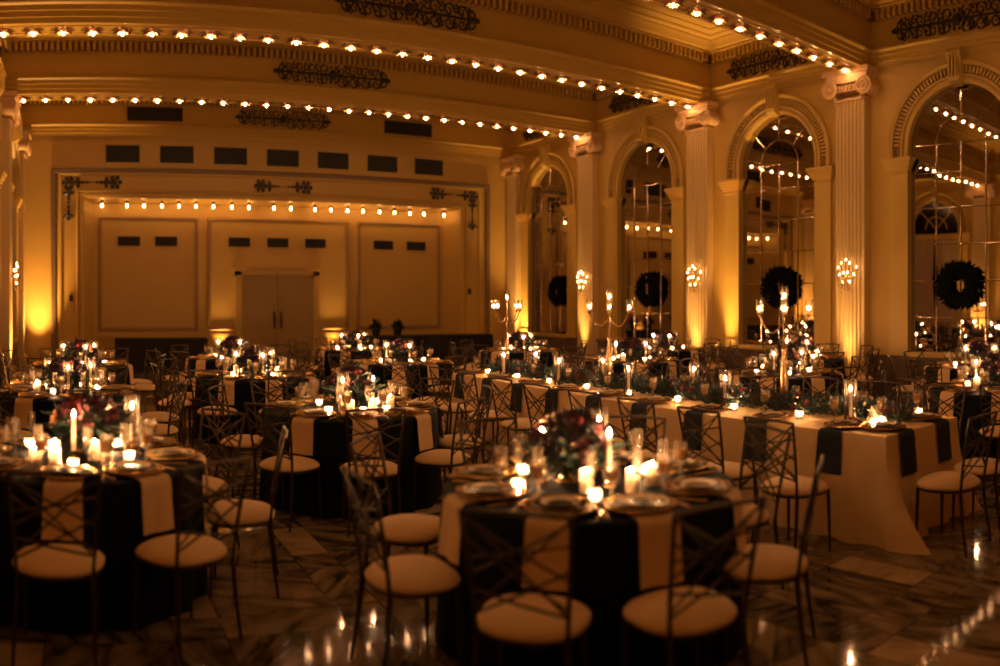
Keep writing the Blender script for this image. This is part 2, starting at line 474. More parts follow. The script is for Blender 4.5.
# mirrors: a grid of separate panes, each a hair out of true
def mirror(yc, label):
    X = XR + REC - .02
    t = thing('arched_mirror', label, 'mirror', (X, yc, AZ0), 0, 'arched wall mirrors')
    mb = MB(); g = MB()
    rnd = random.Random(int(yc * 10))
    ycol = [-AR, -.465, 0, .465, AR]
    zr = [0, .60, 1.22, 1.84, 2.46, 3.06, AZ - AZ0]
    def pane(poly):
        cy = sum(p[0] for p in poly) / len(poly); cz = sum(p[1] for p in poly) / len(poly)
        a, b = rnd.uniform(-.0022, .0022), rnd.uniform(-.0022, .0022)
        mb.add([(-.004 + a * (p[0] - cy) + b * (p[1] - cz), p[0], p[1]) for p in poly], [tuple(range(len(poly)))])
    for i in range(4):
        for j in range(len(zr) - 1):
            pane([(ycol[i], zr[j]), (ycol[i + 1], zr[j]), (ycol[i + 1], zr[j + 1]), (ycol[i], zr[j + 1])])
    zs = AZ - AZ0; ri = .47
    n = 24
    inner = [(ri * cos(PI * k / n), zs + ri * sin(PI * k / n)) for k in range(n + 1)]
    pane(inner)
    for q in range(4):
        k0, k1 = q * 6, q * 6 + 6
        pane([(ri * cos(PI * k / n), zs + ri * sin(PI * k / n)) for k in range(k0, k1 + 1)] +
             [(AR * cos(PI * k / n), zs + AR * sin(PI * k / n)) for k in range(k1, k0 - 1, -1)])
    gl = mb.build('mirror_glass', M_mirror, t, 0)
    for y in ycol[1:4]: g.tube([(-.012, y, 0), (-.012, y, zs)], .012, 6)
    for z in zr[1:]: g.tube([(-.012, -AR, z), (-.012, AR, z)], .010, 6)
    for q in (1, 2, 3):
        a = PI * q / 4; g.tube([(-.012, ri * cos(a), zs + ri * sin(a)), (-.012, AR * cos(a), zs + AR * sin(a))], .012, 6)
    g.tube([(-.012, y, z) for y, z in inner], .012, 6)
    for y in ycol[1:4]:
        for z in zr[1:]: g.ball((-.02, y, z), .02, 8, 5)
    g.build('mirror_grid', M_bar, t)
    return t
for yc, l in zip(BAYS, ('arched mirror of square panes between the front pilasters, behind the big wreath',
                        'arched mirror of square panes in the second bay from the viewer',
                        'arched mirror of square panes in the third bay from the viewer',
                        'narrow-looking arched mirror in the bay beside the stage corner')):
    mirror(yc, l)

# windows with drapery on the opposite wall
wn = 1
for yc in BAYS:
    X = XL - REC + .02
    mb = MB(); n = 24; zs = AZ - AZ0
    poly = [(-AR, 0), (AR, 0)] + [(AR * cos(PI * k / n), zs + AR * sin(PI * k / n)) for k in range(n + 1)]
    mb.add([(X, yc + p[0], AZ0 + p[1]) for p in poly], [tuple(range(len(poly)))])
    win = struct(mb.build('window_%d' % wn, M_night, ang=0))
    fb = MB()
    fb.bb(X, X + .07, yc - AR, yc + AR, AZ - .38, AZ - .18)
    for a in (PI / 4, PI / 2, 3 * PI / 4): fb.tube([(X + .02, yc, AZ), (X + .02, yc + AR * cos(a), AZ + AR * sin(a))], .018, 6)
    fb.tube([(X + .02, yc + .45 * cos(PI * k / 16), AZ + .45 * sin(PI * k / 16)) for k in range(17)], .018, 6)
    fr = fb.build('window_frame', M_trim, win)
    for sg, side in ((-1, 'viewer'), (1, 'stage')):
        cb = MB(); nx, nz = 22, 14
        for i in range(nx + 1):
            for j in range(nz + 1):
                z = AZ0 + .02 + (AZ - .42 - AZ0) * j / nz
                h = abs(j / nz - .42)
                wd = .80 + .13 * min(1, h * 1.6)
                y = yc + sg * (AR - .01 - wd * i / nx)
                cb.v.append((X + .10 + .03 * sin(i * 1.9), y, z))
        for i in range(nx):
            for j in range(nz):
                q = i * (nz + 1) + j; cb.f.append((q, q + nz + 1, q + nz + 2, q + 1))
        tag(cb.build('curtain', M_curtain), 'tan tied-back curtain, %s half of window %s' % (side, ('by the front pilaster', 'in the second bay', 'in the third bay', 'by the stage corner')[wn - 1]), 'curtain', 'tan window drapery')
    wn += 1

# ------------------------------------------------------------------ pilasters with flutes and scroll capitals
def spiral(mb, c, ax_u, ax_v, ax_n, r0, turns=2.2, sgn=1):
    pts, rs = [], []
    n = 46
    for i in range(n + 1):
        t = i / n; a = sgn * turns * 2 * PI * t; r = r0 * (1 - t) ** .9 + .012
        p = Vector(c) + Vector(ax_u) * r * cos(a) + Vector(ax_v) * r * sin(a) + Vector(ax_n) * (.012 + .02 * t)
        pts.append(p); rs.append(.020 * (1 - .55 * t))
    mb.tube(pts, rs, 6)
def pilaster(X, s, y, wide=.62):
    P = lambda d, a, z: (X - s * d, y + a, z)
    D = .18; h = wide / 2
    sec = [(-h, -.01), (-h, D)]
    nf = 7; mar = .03; fw = (wide - 2 * mar) / nf
    for k in range(nf):
        a0 = -h + mar + k * fw
        sec.append((a0 + .01, D))
        for q in range(1, 6):
            t = PI * q / 6
            sec.append((a0 + .01 + (fw - .02) * (1 - cos(t)) / 2, D - .026 * sin(t)))
        sec.append((a0 + fw - .01, D))
    sec += [(h, D), (h, -.01)]
    mb = MB()
    mb.prism(sec, lambda p, t: P(p[1], p[0], .37 + t * (5.27 - .37)))
    root = struct(place('pilaster', fixn(mb.mesh('fluted shaft', M_pil, 25))))
    b = MB()
    b.bb(X - s * (D + .07), X + s * .01, y - h - .07, y + h + .07, 0, .16)
    b.bb(X - s * (D + .10), X + s * .01, y - h - .10, y + h + .10, .16, .20)
    for z, e, hh in ((.20, .075, .05), (.25, .045, .04), (.29, .06, .05), (.34, .02, .035)):
        b.bb(X - s * (D + e), X + s * .01, y - h - e, y + h + e, z, z + hh)
    b.build('base', M_pil, root, 0)
    c = MB()
    c.bb(X - s * (D + .02), X + s * .01, y - h - .02, y + h + .02, 5.24, 5.29)
    c.bb(X - s * (D + .07), X + s * .01, y - h - .05, y + h + .05, 5.40, 5.52)
    for k in range(7): c.ball(P(D + .08, -h + .06 + k * (wide - .12) / 6, 5.46), .036, 8, 6, (1, .8, 1.4))
    c.bb(X - s * (D + .12), X + s * .01, y - h - .13, y + h + .13, 5.63, 5.69)
    c.bb(X - s * (D + .17), X + s * .01, y - h - .18, y + h + .18, 5.69, 5.782)
    # the scroll band sags between the volutes
    sec = [(-h - .12, 5.63)] + [(-h - .1 + (wide + .2) * k / 10, 5.57 - .035 * sin(PI * k / 10)) for k in range(11)] + [(h + .12, 5.63)]
    c.prism(sec, lambda p, t: P(.0 + t * (D + .13), p[0], p[1]))
    cap = place('capital', fixn(c.mesh('capital', M_pink, 40)), root)
    for sg in (-1, 1):
        v = MB(); cc = P(D + .03, sg * (h + .055), 5.46)
        R = .165
        Mx = Matrix.Rotation(PI / 2, 3, 'Y')
        v.lathe([(0, -.21), (R * .9, -.21), (R * .8, -.10), (R * .75, 0), (R, .075), (R, .09), (R - .035, .10), (R - .04, .085), (0, .085)], 26, cc, Matrix.Rotation(-s * PI / 2, 3, 'Y'))
        spiral(v, P(D + .115, sg * (h + .055), 5.46), (0, sg, 0), (0, 0, 1), (-s, 0, 0), R - .02, 2.2, 1)
        v.ball(P(D + .14, sg * (h + .055), 5.46), .03)
        for k in range(3): v.ball(P(D + .05, sg * (h - .02) , 5.30 - .05 * k), .03 - .006 * k, 8, 6)
        place('volute', fixn(v.mesh('volute', M_pink, 45)), cap)
    return root
for y in (8.08, 11.97, 15.94): pilaster(XR, 1, y)
for y in (8.00, 11.97, 15.94): pilaster(XL, -1, y)
pilaster(XR, 1, 19.52, .5); pilaster(XL, -1, 19.52, .5)

# wainscot
for nm, X, s in (('wainscot_mirror', XR, 1), ('wainscot_window', XL, -1)):
    mb = MB(); mb.bb(X - s * .03, X + s * .0, YF, YB, 0, .70); mb.bb(X - s * .06, X, YF, YB, .68, .745); mb.bb(X - s * .05, X, YF, YB, 0, .16)
    struct(mb.build('baseboard_' + nm[9:], M_wain, ang=0))

# ------------------------------------------------------------------ stage wall
OX0, OX1, OZ = 0.0, 10.15, 4.25        # alcove opening
AD = .62                              # its depth
mb = MB()
def q4(a, b, c, d): mb.add([a, b, c, d], [(0, 1, 2, 3)])
q4((XL, YB, 0), (OX0, YB, 0), (OX0, YB, ZC), (XL, YB, ZC)); q4((OX1, YB, 0), (XR, YB, 0), (XR, YB, ZC), (OX1, YB, ZC))
q4((OX0, YB, OZ), (OX1, YB, OZ), (OX1, YB, ZC), (OX0, YB, ZC))
yb = YB + AD; sp = .22
q4((OX0, YB, 0), (OX0, YB, OZ), (OX0 + sp, yb, OZ - .06), (OX0 + sp, yb, 0)); q4((OX1, YB, 0), (OX1 - sp, yb, 0), (OX1 - sp, yb, OZ - .06), (OX1, YB, OZ))
q4((OX0, YB, OZ), (OX1, YB, OZ), (OX1 - sp, yb, OZ - .06), (OX0 + sp, yb, OZ - .06))
q4((OX0 + sp, yb, 0), (OX0 + sp, yb, OZ - .06), (OX1 - sp, yb, OZ - .06), (OX1 - sp, yb, 0))
mb.bb(OX0 - .3, OX1 + .3, yb + .3, yb + .4, 0, ZC)
struct(place('wall_back', fixn(mb.mesh('stage wall', M_back, 30))))
mb = MB(); mb.bb(OX0, OX1, YB - .02, yb + .3, -.2, 0); struct(mb.build('floor_alcove', M_floor, ang=0))

def portal(name, x0, x1, z1, prof, m, zb=0., y=YB):
    """A three-sided frame: prof is (outward offset from the opening, depth into the room)."""
    b = MB(); K = len(prof)
    for cx, cz, sx, sz in ((x0, zb, -1, 0), (x0, z1, -1, 1), (x1, z1, 1, 1), (x1, zb, 1, 0)):
        for o, d in prof: b.v.append((cx + sx * o, y - d, cz + sz * o))
    for c in range(3):
        for i in range(K - 1):
            a = c * K + i; b.f.append((a, a + K, a + K + 1, a + 1))
    return place(name, fixn(b.mesh(name, m, 30)))
p1 = struct(portal('trim_20', OX0, OX1, OZ, [(0, -.02), (0, .05), (.05, .09), (.09, .10), (.10, .06), (.13, .06), (.14, .12), (.17, .13), (.19, .08), (.20, .03), (.56, .03), (.57, .08), (.62, .09), (.64, .05), (.70, .0)], M_back))
p2 = struct(portal('trim_21', -.80, 11.06, 4.97, [(-.10, -.01), (-.10, .07), (-.04, .10), (.0, .10), (.02, .07), (.02, -.01)], M_bead))
# raised panels of the alcove
def frame(name, x0, x1, z0, z1, y, wd, d, m):
    b = MB(); prof = [(0, 0), (.01, d), (wd * .4, d * 1.3), (wd * .6, d * .6), (wd, d * .5), (wd, 0)]; K = len(prof)
    for cx, cz, sx, sz in ((x0, z0, 1, 1), (x1, z0, -1, 1), (x1, z1, -1, -1), (x0, z1, 1, -1)):
        for o, dd in prof: b.v.append((cx + sx * o, y - dd, cz + sz * o))
    for c in range(4):
        for i in range(K - 1):
            a = c * K + i; e = ((c + 1) % 4) * K + i; b.f.append((a, e, e + 1, a + 1))
    # beading
    n = int((x1 - x0) / .07)
    for i in range(n):
        for zz in (z0 + wd * .8, z1 - wd * .8): b.box((x0 + .03 + i * .07, y - d * .6, zz), (.03, .03, .03))
    n = int((z1 - z0) / .07)
    for i in range(n):
        for xx in (x0 + wd * .8, x1 - wd * .8): b.box((xx, y - d * .6, z0 + .03 + i * .07), (.03, .03, .03))
    return struct(place(name, fixn(b.mesh(name, m, 30))))
M_pan = mat('panel moulding', (.32, .19, .07), .5, noise=.15, nscale=30)
frame('trim_22', .36, 2.97, .90, 3.86, yb, .10, .04, M_pan)
frame('trim_23', 3.20, 7.08, .90, 3.86, yb, .10, .04, M_pan)
frame('trim_24', 7.31, 9.84, .90, 3.86, yb, .10, .04, M_pan)
mb = MB(); mb.bb(OX0 + sp, 3.85, yb - .05, yb, 0, .16); mb.bb(6.3, OX1 - sp, yb - .05, yb, 0, .16)
mb.bb(OX0 + sp, 3.85, yb - .04, yb, .74, .82); mb.bb(6.3, OX1 - sp, yb - .04, yb, .74, .82)
struct(mb.build('baseboard_back', M_back, ang=0))
# double door
mb = MB()
for x0, x1, z0, z1, d in ((3.93, 4.10, 0, 2.46, .10), (6.05, 6.22, 0, 2.46, .10), (3.93, 6.22, 2.36, 2.52, .10), (3.86, 6.29, 2.52, 2.58, .15)):
    mb.bb(x0, x1, yb - d, yb, z0, z1)
door = struct(mb.build('door_1', M_back, ang=0))
for i, (x0, x1) in enumerate(((4.10, 5.065), (5.085, 6.05))):
    b = MB(); b.bb(x0, x1, yb - .05, yb, 0, 2.36)
    for z0, z1 in ((.15, .85), (1.0, 1.62), (1.72, 2.26)):
        b.bb(x0 + .12, x1 - .12, yb - .062, yb - .05, z0, z1); b.bb(x0 + .16, x1 - .16, yb - .075, yb - .05, z0 + .04, z1 - .04)
    lf = b.build('door_leaf', M_door, door, 0)
    h = MB(); hx = x1 - .08 if i == 0 else x0 + .08
    h.bb(hx - .025, hx + .025, yb - .085, yb - .06, .95, 1.4); h.tube([(hx, yb - .09, 1.02), (hx, yb - .13, 1.06), (hx, yb - .13, 1.3), (hx, yb - .09, 1.34)], .014, 8)
    h.build('handle', M_iron, lf)

# wall vents
def vent_mesh(w_, h_):
    b = MB(); b.bb(-w_ / 2, w_ / 2, -.02, 0, -h_ / 2, h_ / 2)
    n = int(h_ / .05)
    for i in range(n): b.box((0, -.026, -h_ / 2 + (i + .5) * h_ / n), (w_ - .06, .015, .022), Matrix.Rotation(.5, 3, 'X'))
    e = .02
    for x in (-w_ / 2, w_ / 2): b.bb(x - e, x + e, -.035, 0, -h_ / 2 - e, h_ / 2 + e)
    for z in (-h_ / 2, h_ / 2): b.bb(-w_ / 2, w_ / 2, -.035, 0, z - e, z + e)
    return b.mesh('vent', M_vent, 0)
ORD = ['first', 'second', 'third', 'fourth', 'fifth', 'sixth', 'seventh', 'eighth', 'ninth', 'tenth', 'eleventh', 'twelfth']
vm = vent_mesh(.80, .38)
for i, x in enumerate((.97, 2.33, 3.70, 5.07, 6.43, 7.82, 9.19)):
    tag(place('wall_vent', vm, None, (x, YB, 5.36)), 'black louvred vent above the stage portal, %s from the window wall' % ORD[i], 'vent', 'vents in a row over the portal')
vm2 = vent_mesh(.53, .20)
for i, (x, wh) in enumerate(((1.16, 'over the panel next to the window side'), (2.12, 'over the same panel, nearer the doors'), (4.05, 'in the middle panel over the door leaf toward the windows'),
                        (5.09, 'in the middle panel over the meeting of the doors'), (6.13, 'in the middle panel over the door leaf toward the mirrors'), (8.09, 'in the mirror-side panel, nearer the doors'), (9.08, 'in the mirror-side panel, nearer the mirrors'))):
    tag(place('alcove_vent', vm2, None, (x, yb, 3.225)), 'small black vent ' + wh, 'vent', 'small vents in the alcove panels')
vm3 = vent_mesh(1.35, .30)
for x, wh in ((1.77, 'window'), (8.55, 'mirror')):
    tag(place('frieze_vent', vm3, None, (x, YB - .05, ZS + .57)), 'long dark vent in the frieze above the stage, %s side' % wh, 'vent', 'frieze vents')
so = MB(); so.bb(-.05, .05, -.015, 0, -.08, .08); so.bb(-.012, .012, -.025, -.01, -.03, .03)
som = so.mesh('outlet', M_vent, 0)
tag(place('wall_socket', som, None, (-.32, YB - .03, 1.75)), 'small dark wall plate on the portal strip, window side', 'wall plate')
tag(place('wall_socket', som, None, (10.44, YB - .03, 1.95)), 'small dark wall plate on the portal strip, mirror side', 'wall plate')

# scrollwork grilles of the frieze
def scroll_mesh(L=2.5, H=.36):
    b = MB()
    def curl(x, z, r, a0, turns, sg, rad=.0155):
        pts, rs = [], []
        for i in range(22):
            t = i / 21; rr = r * (1 - .85 * t); a = a0 + sg * turns * 2 * PI * t
            pts.append((x + rr * cos(a), -.02, z + rr * sin(a))); rs.append(rad * (1 - .4 * t))
        b.tube(pts, rs, 5)
    b.tube([(-L / 2, -.02, 0), (L / 2, -.02, 0)], .018, 5)
    for sx in (-1, 1):
        for k, x in enumerate((.18, .44, .70, .94)):
            r = .15 - .018 * k
            for sz in (-1, 1):
                curl(sx * x, sz * .085, r * .85, sx * .3, 1.3, sz * sx)
                curl(sx * (x + .12), sz * .10, r * .55, PI / 2, 1.2, -sz * sx)
                b.ball((sx * (x + .06), -.025, sz * .15), .018, 6, 4)
            b.ball((sx * x, -.03, 0), .028, 8, 5)
            for a in range(6): b.ball((sx * x + .06 * cos(a * PI / 3), -.025, .06 * sin(a * PI / 3)), .013, 6, 4)
        b.ball((sx * L * .47, -.02, 0), .07, 8, 5, (1.6, .4, .6)); b.ball((sx * L * .43, -.02, 0), .05, 8, 5, (.5, .5, 1.8))
        curl(sx * 1.10, .05, .09, 0, 1, 1); curl(sx * 1.10, -.05, .09, 0, 1, -1)
    b.ball((0, -.03, 0), .09, 12, 6, (1, .35, 1))
    for a in range(10): b.ball((.16 * cos(a * PI / 5), -.025, .13 * sin(a * PI / 5)), .026, 6, 4)
    b.v = [(x, y, z * 1.25) for x, y, z in b.v]
    return b.mesh('scrollwork', M_iron, 50)
scm = scroll_mesh()
for y, wh in ((8.00 - .272, 'on the beam nearest overhead'), (11.97 - .272, 'on the beam at the top edge, second from the viewer'), (15.94 - .272, 'on the beam third from the viewer'), (YB - .05, 'over the stage wall')):
    tag(place('scroll_grille', scm, None, (MID, y + .0, ZS + .57)), 'dark scrolled iron frieze ornament ' + wh, 'ornament', 'scroll grilles of the frieze')
for X, s, wl in ((XR, 1, 'mirror wall'), (XL, -1, 'window wall')):
    for yc, wh in zip(BAYS, ('above the front arch', 'above the second arch', 'above the third arch', 'above the arch by the stage')):
        if s < 0 and yc < 8: continue
        y_ = yc if yc < 17 else 17.8
        tag(place('scroll_grille', scm, None, (X - s * .05, y_, ZS + .57), s * -PI / 2 if s > 0 else PI / 2), 'dark scrolled iron frieze ornament on %s %s' % (wl, wh), 'ornament', 'scroll grilles of the frieze')
# raised dark leaf ornaments of the portal
def orn_mesh(parts):
    b = MB()
    b.tube([(parts[0][1], -.006, parts[0][2]), (parts[0][1] + .01, -.006, parts[0][2])], .004, 4)
    lx, lz = None, None
    for kind, x, z, dx, dz in parts:
        if lx is not None: b.tube([(lx, -.008, lz), (x, -.008, z)], .010, 5)
        if kind == 'r':
            for a in range(6): b.ball((x + .125 * cos(a * PI / 3), -.012, z + .125 * sin(a * PI / 3)), .060, 7, 4, (1, .35, 1))
            b.ball((x, -.015, z), .07, 8, 5, (1, .5, 1))
        else:
            for sg in (-1, 1):
                pts = []
                for t in range(14):
                    u = t / 13; a = u * 5.2; r = .14 * (1 - .7 * u)
                    px, pz = -.16 + .2 * u + r * cos(a) * .6, sg * (.03 + r * sin(a) * .8)
                    pts.append((x + px * dx - pz * dz, -.010, z + px * dz + pz * dx))
                b.tube(pts, [.034 - .0012 * k for k in range(14)], 5)
            for k in range(4): b.ball((x + (-.16 + .1 * k) * dx, -.012, z + (-.16 + .1 * k) * dz), (.055 - .006 * k), 6, 4, (1, .4, 1))
        lx, lz = x, z
    return b.mesh('ornament', M_iron, 50)
oz = 4.62
tag(place('portal_ornament', orn_mesh([('r', -.60, 0, 1, 0), ('s', -.28, 0, 1, 0), ('s', .28, 0, -1, 0), ('r', .60, 0, 1, 0)]), None, (5.08, YB - .03, oz)), 'dark leaf ornament at the middle of the portal head', 'ornament', 'portal ornaments')
for sx, x, wh in ((1, -.38, 'window-side'), (-1, 10.53, 'mirror-side')):
    om = orn_mesh([('r', sx * 1.15, .02, 1, 0), ('s', sx * .85, .02, -sx, 0), ('s', sx * .32, .02, sx, 0), ('r', 0, 0, 1, 0), ('s', 0, -.34, 0, -1), ('s', 0, -.74, 0, 1)])
    tag(place('portal_ornament', om, None, (x, YB - .03, oz)), 'dark leaf ornament in the %s corner of the portal' % wh, 'ornament', 'portal ornaments')

# ------------------------------------------------------------------ bulbs along the beams
def make_bulb():
    t = thing('ceiling_bulb', '', 'light bulb')
    b = MB()
    b.lathe([(0, 0), (.075, 0), (.07, -.018), (.045, -.03), (.03, -.05), (.0, -.05)], 12)
    def petal(a, q, w):
        M3 = Matrix.Rotation(a, 3, 'Z'); W = lambda x, y, z: M3 @ Vector((x, y * w, z))
        P_ = [W(q[0][0], -.03, q[0][1]), W(q[1][0], -.045, q[1][1]), W(q[2][0], -.02, q[2][1]), W(q[3][0], 0, q[3][1]), W(q[2][0], .02, q[2][1]), W(q[1][0], .045, q[1][1]), W(q[0][0], .03, q[0][1]),
              W(q[1][0], 0, q[1][1] - .006), W(q[2][0] - .01, 0, q[2][1] + .006)]
        b.add(P_, [(0, 1, 7), (1, 2, 8, 7), (2, 3, 8), (3, 4, 8), (4, 5, 7, 8), (5, 6, 7), (6, 0, 7)])
    for k in range(8): petal(k * PI / 4, ((.05, -.008), (.10, -.010), (.16, -.018), (.19, -.034)), 1.25)
    b.build('rosette', M_rose, t)
    b = MB()
    for k in range(6): petal(k * PI / 3 + .26, ((.030, -.034), (.060, -.052), (.092, -.074), (.112, -.080)), .72)
    b.build('petal_shade', M_petal, t)
    g = MB(); g.lathe([(0, -.05), (.011, -.052), (.018, -.066), (.019, -.076), (.013, -.090), (0, -.096)], 10); g.build('bulb', M_bulb, t)
    return Proto(t)
M_petal = translucent('frosted petal glass', (.80, .55, .34), .4, .3)
M_rose = mat('gilt rosette', (.14, .07, .025), .35, .5, noise=.2, nscale=20)
pb = make_bulb()
for y, wh in zip(BEAMS, ('fifth beam from the stage', 'fourth beam from the stage', 'third beam from the stage', 'second beam from the stage', 'beam closest to the stage')):
    for i in range(29):
        pb.at((-1.217 + i * .4492, y, ZS - .004), 0, 'glowing bulb in gilt rosette on the ' + wh, 'bulbs on  ' + wh)
def make_abulb():
    t = thing('stage_bulb', '', 'light bulb')
    b = MB(); b.lathe([(0, 0), (.04, 0), (.04, -.03), (.022, -.045), (.022, -.07), (0, -.07)], 12); b.build('socket', M_iron, t)
    g = MB(); g.lathe([(0, -.07), (.015, -.073), (.022, -.095), (.026, -.125), (.020, -.15), (0, -.163)], 10); g.build('bulb', M_abulb, t)
    return Proto(t)
pa = make_abulb()
for px in (102, 127, 144, 162, 179, 196, 213.5, 232, 249, 274, 291, 315, 331, 347.5, 363, 379.5, 394.5, 410, 424, 444):
    pa.at((20.15 * math.tan((px - 84) / 795), 20.15, OZ - .035), 0, 'bare glowing bulb in the row under the alcove head', 'bulbs in the stage alcove')

# ------------------------------------------------------------------ uplights
def uplight(x, y, tilt, W, label, spot=40, dirv=(0, 0)):
    t = thing('uplight', label, 'lamp', (x, y, 0), 0, 'floor uplights')
    b = MB(); b.lathe([(0, 0), (.08, 0), (.08, .14), (.07, .145), (.07, .11), (0, .11)], 16); b.build('housing', M_iron, t)
    g = MB(); g.lathe([(.068, .125), (0, .126)], 16); g.build('lens', M_lens, t)
    ld = bpy.data.lights.new('uplight beam', 'SPOT'); ld.color = UP_COL; ld.energy = W * UP_W; ld.spot_size = math.radians(spot); ld.spot_blend = 1.0; ld.shadow_soft_size = .06
    lo = bpy.data.objects.new('uplight_beam', ld); COL.objects.link(lo); lo.parent = t; lo.location = (0, 0, .16)
    d = Vector((dirv[0], dirv[1], 1)); lo.rotation_euler = d.to_track_quat('-Z', 'Y').to_euler()
for y, W, wh in ((8.08, .62, 'front mirror-wall'), (11.97, .80, 'second mirror-wall'), (15.94, .85, 'third mirror-wall')):
    uplight(11.44, y, 0, W, 'small uplight at the foot of the %s pilaster' % wh, 42, (.022, 0))
uplight(11.45, 11.09, 0, 1.45, 'small uplight at the mirror jamb beside the second pilaster', 42, (.03, 0))
uplight(11.50, 18.95, 0, 1.3, 'small uplight at the jamb in the stage corner', 56, (.05, 0))
for y, W, wh in ((15.94, 1.2, 'third window-wall'), (11.97, 1.2, 'second window-wall'), (8.0, 1.0, 'front window-wall')):
    uplight(-1.24, y, 0, W, 'small uplight at the foot of the %s pilaster' % wh, 64, (-.05, 0))
uplight(-1.12, 19.42, 0, 1.75, 'small uplight in the stage corner by the window wall', 62, (0, .03))
uplight(3.55, yb - .16, 0, .40, 'small uplight in the alcove on the window side of the doors', 46, (0, .05))
uplight(6.62, yb - .16, 0, .40, 'small uplight in the alcove on the mirror side of the doors', 46, (0, .05))

# ------------------------------------------------------------------ crystal wall sconces
def make_sconce():
    t = thing('wall_sconce', '', 'wall lamp')
    b = MB(); b.lathe([(0, 0), (.06, 0), (.05, .02), (.02, .03), (0, .03)], 14, (0, 0, 0), Matrix.Rotation(PI / 2, 3, 'X'))
    b.tube([(0, -.02, .02), (0, -.07, -.06), (0, -.12, -.02)], .012, 6)
    cups = []
    for a, rr, z in ((-80, .20, .10), (-36, .15, .17), (0, .10, .23), (36, .15, .17), (80, .20, .10), (-65, .17, -.03), (-18, .13, .0), (18, .13, .0), (65, .17, -.03), (-40, .12, -.16), (40, .12, -.16)):
        x = rr * sin(math.radians(a)); y = -.06 - rr * .6 * cos(math.radians(a))
        b.tube([(0, -.10, -.04), (x * .5, (y - .1) / 2, z - .12), (x, y, z - .06), (x, y, z - .01)], .007, 6)
        b.lathe([(0, -.02), (.022, -.01), (.026, .0), (.012, .004), (.012, .02), (0, .02)], 10, (x, y, z))
        cups.append((x, y, z))
    b.build('frame', M_gold, t)
    for x, y, z in cups:
        g = MB(); g.lathe([(0, .02), (.006, .027), (.0085, .038), (.0055, .052), (0, .062)], 8, (x, y, z)); g.build('bulb', M_sbulb, t)
    rnd = random.Random(3)
    def strand(x, y, z, n, q):
        pr = [(0, 0)]
        for k in range(n): pr += [(.003, -q * k - .002), (.012, -q * k - q * .45), (.003, -q * k - q * .9)]
        c = MB(); c.lathe(pr + [(0, -q * n)], 7, (x, y, z)); c.build('crystal_drop', M_crystal, t, 0)
    for x, y, z in cups: strand(x + rnd.uniform(-.03, .03), y, z - .025, 4, .036)
    for k in range(4): strand(rnd.uniform(-.08, .08), -.1 + rnd.uniform(-.03, .03), -.12, 4, .04)
    return Proto(t)
ps = make_sconce()
for y, wh in ((8.08, 'front'), (11.97, 'second'), (15.94, 'third')):
    ps.at((XR - .18, y, 2.14), -PI / 2, 'crystal wall sconce with lit bulbs on the %s mirror-wall pilaster' % wh, 'crystal sconces on the pilasters')
for y, wh in ((15.94, 'third'), (11.97, 'second'), (8.0, 'front')):
    ps.at((XL + .18, y, 2.16), PI / 2, 'crystal wall sconce with lit bulbs on the %s window-wall pilaster' % wh, 'crystal sconces on the pilasters')

# ------------------------------------------------------------------ leaves, blooms
def leaf(mb, p, d, up, L, W):
    d = Vector(d).normalized(); sd = d.cross(Vector(up))
    sd = sd.normalized() if sd.length > 1e-4 else d.orthogonal().normalized()
    nn = sd.cross(d).normalized(); p = Vector(p)
    a = p + d * L * .45
    mb.add([p, a + sd * W / 2 + nn * W * .25, p + d * L - nn * L * .12, a - sd * W / 2 + nn * W * .25, a], [(0, 4, 1), (1, 4, 2), (0, 3, 4), (3, 2, 4)])
def rdir(r):
    while True:
        v = Vector((r.uniform(-1, 1), r.uniform(-1, 1), r.uniform(-1, 1)))
        if .05 < v.length < 1: return v.normalized()
def bloom_mesh(m, seed, full=1.):
    b = MB(); r = random.Random(seed)
    for ring, (R, H, n) in enumerate(((.016, .030, 5), (.030, .034, 6), (.043, .032, 7), (.055, .022, 8))):
        for k in range(n):
            a = 2 * PI * (k + .5 * ring) / n + r.uniform(-.15, .15)
            def pt(rr, z, da): return (rr * cos(a + da), rr * sin(a + da), z)
            w_ = 3.6 / n
            b.add([pt(R * .35, 0, 0), pt(R * .8, H * .55, -w_ * .5), pt(R, H * 1.05, -w_ * .35), pt(R * (.9 if ring < 2 else 1.08), H * 1.12, 0), pt(R, H * 1.05, w_ * .35), pt(R * .8, H * .55, w_ * .5), pt(R * .95, H * .6, 0)],
                  [(0, 1, 6), (1, 2, 3, 6), (3, 4, 5, 6), (0, 6, 5)])
    b.ball((0, 0, .018), .018, 8, 5)
    return b.mesh('bloom', m, 60)
BL = [bloom_mesh(M_burg, 1), bloom_mesh(M_peach, 2), bloom_mesh(M_red, 3), bloom_mesh(M_blush, 4)]

# wreaths
def wreath_mesh():
    b = MB(); r = random.Random(5)
    for i in range(1500):
        a = r.uniform(0, 2 * PI); q = rdir(r); R = .245
        c = Vector((-.085 + .06 * q[0], (R + .075 * q[1]) * cos(a), (R + .075 * q[1]) * sin(a)))
        d = Vector((-.5 * abs(q[0]) + .1, cos(a) * q[1] * .9 - sin(a) * .7, sin(a) * q[1] * .9 + cos(a) * .7))
        leaf(b, c, d, (1, 0, 0), r.uniform(.08, .18) * (1 if q[1] > 0 else .5), .034)
    b.lathe([(.245 + .03 * cos(t * PI / 4), .03 * sin(t * PI / 4)) for t in range(9)], 28, (-.07, 0, 0), Matrix.Rotation(PI / 2, 3, 'Y'))
    return b.mesh('wreath', M_wreath, 0)
M_wreath = mat('dark wreath leaves', (.004, .006, .004), .8, 0., .08, noise=.5, nscale=9)
wm = wreath_mesh()
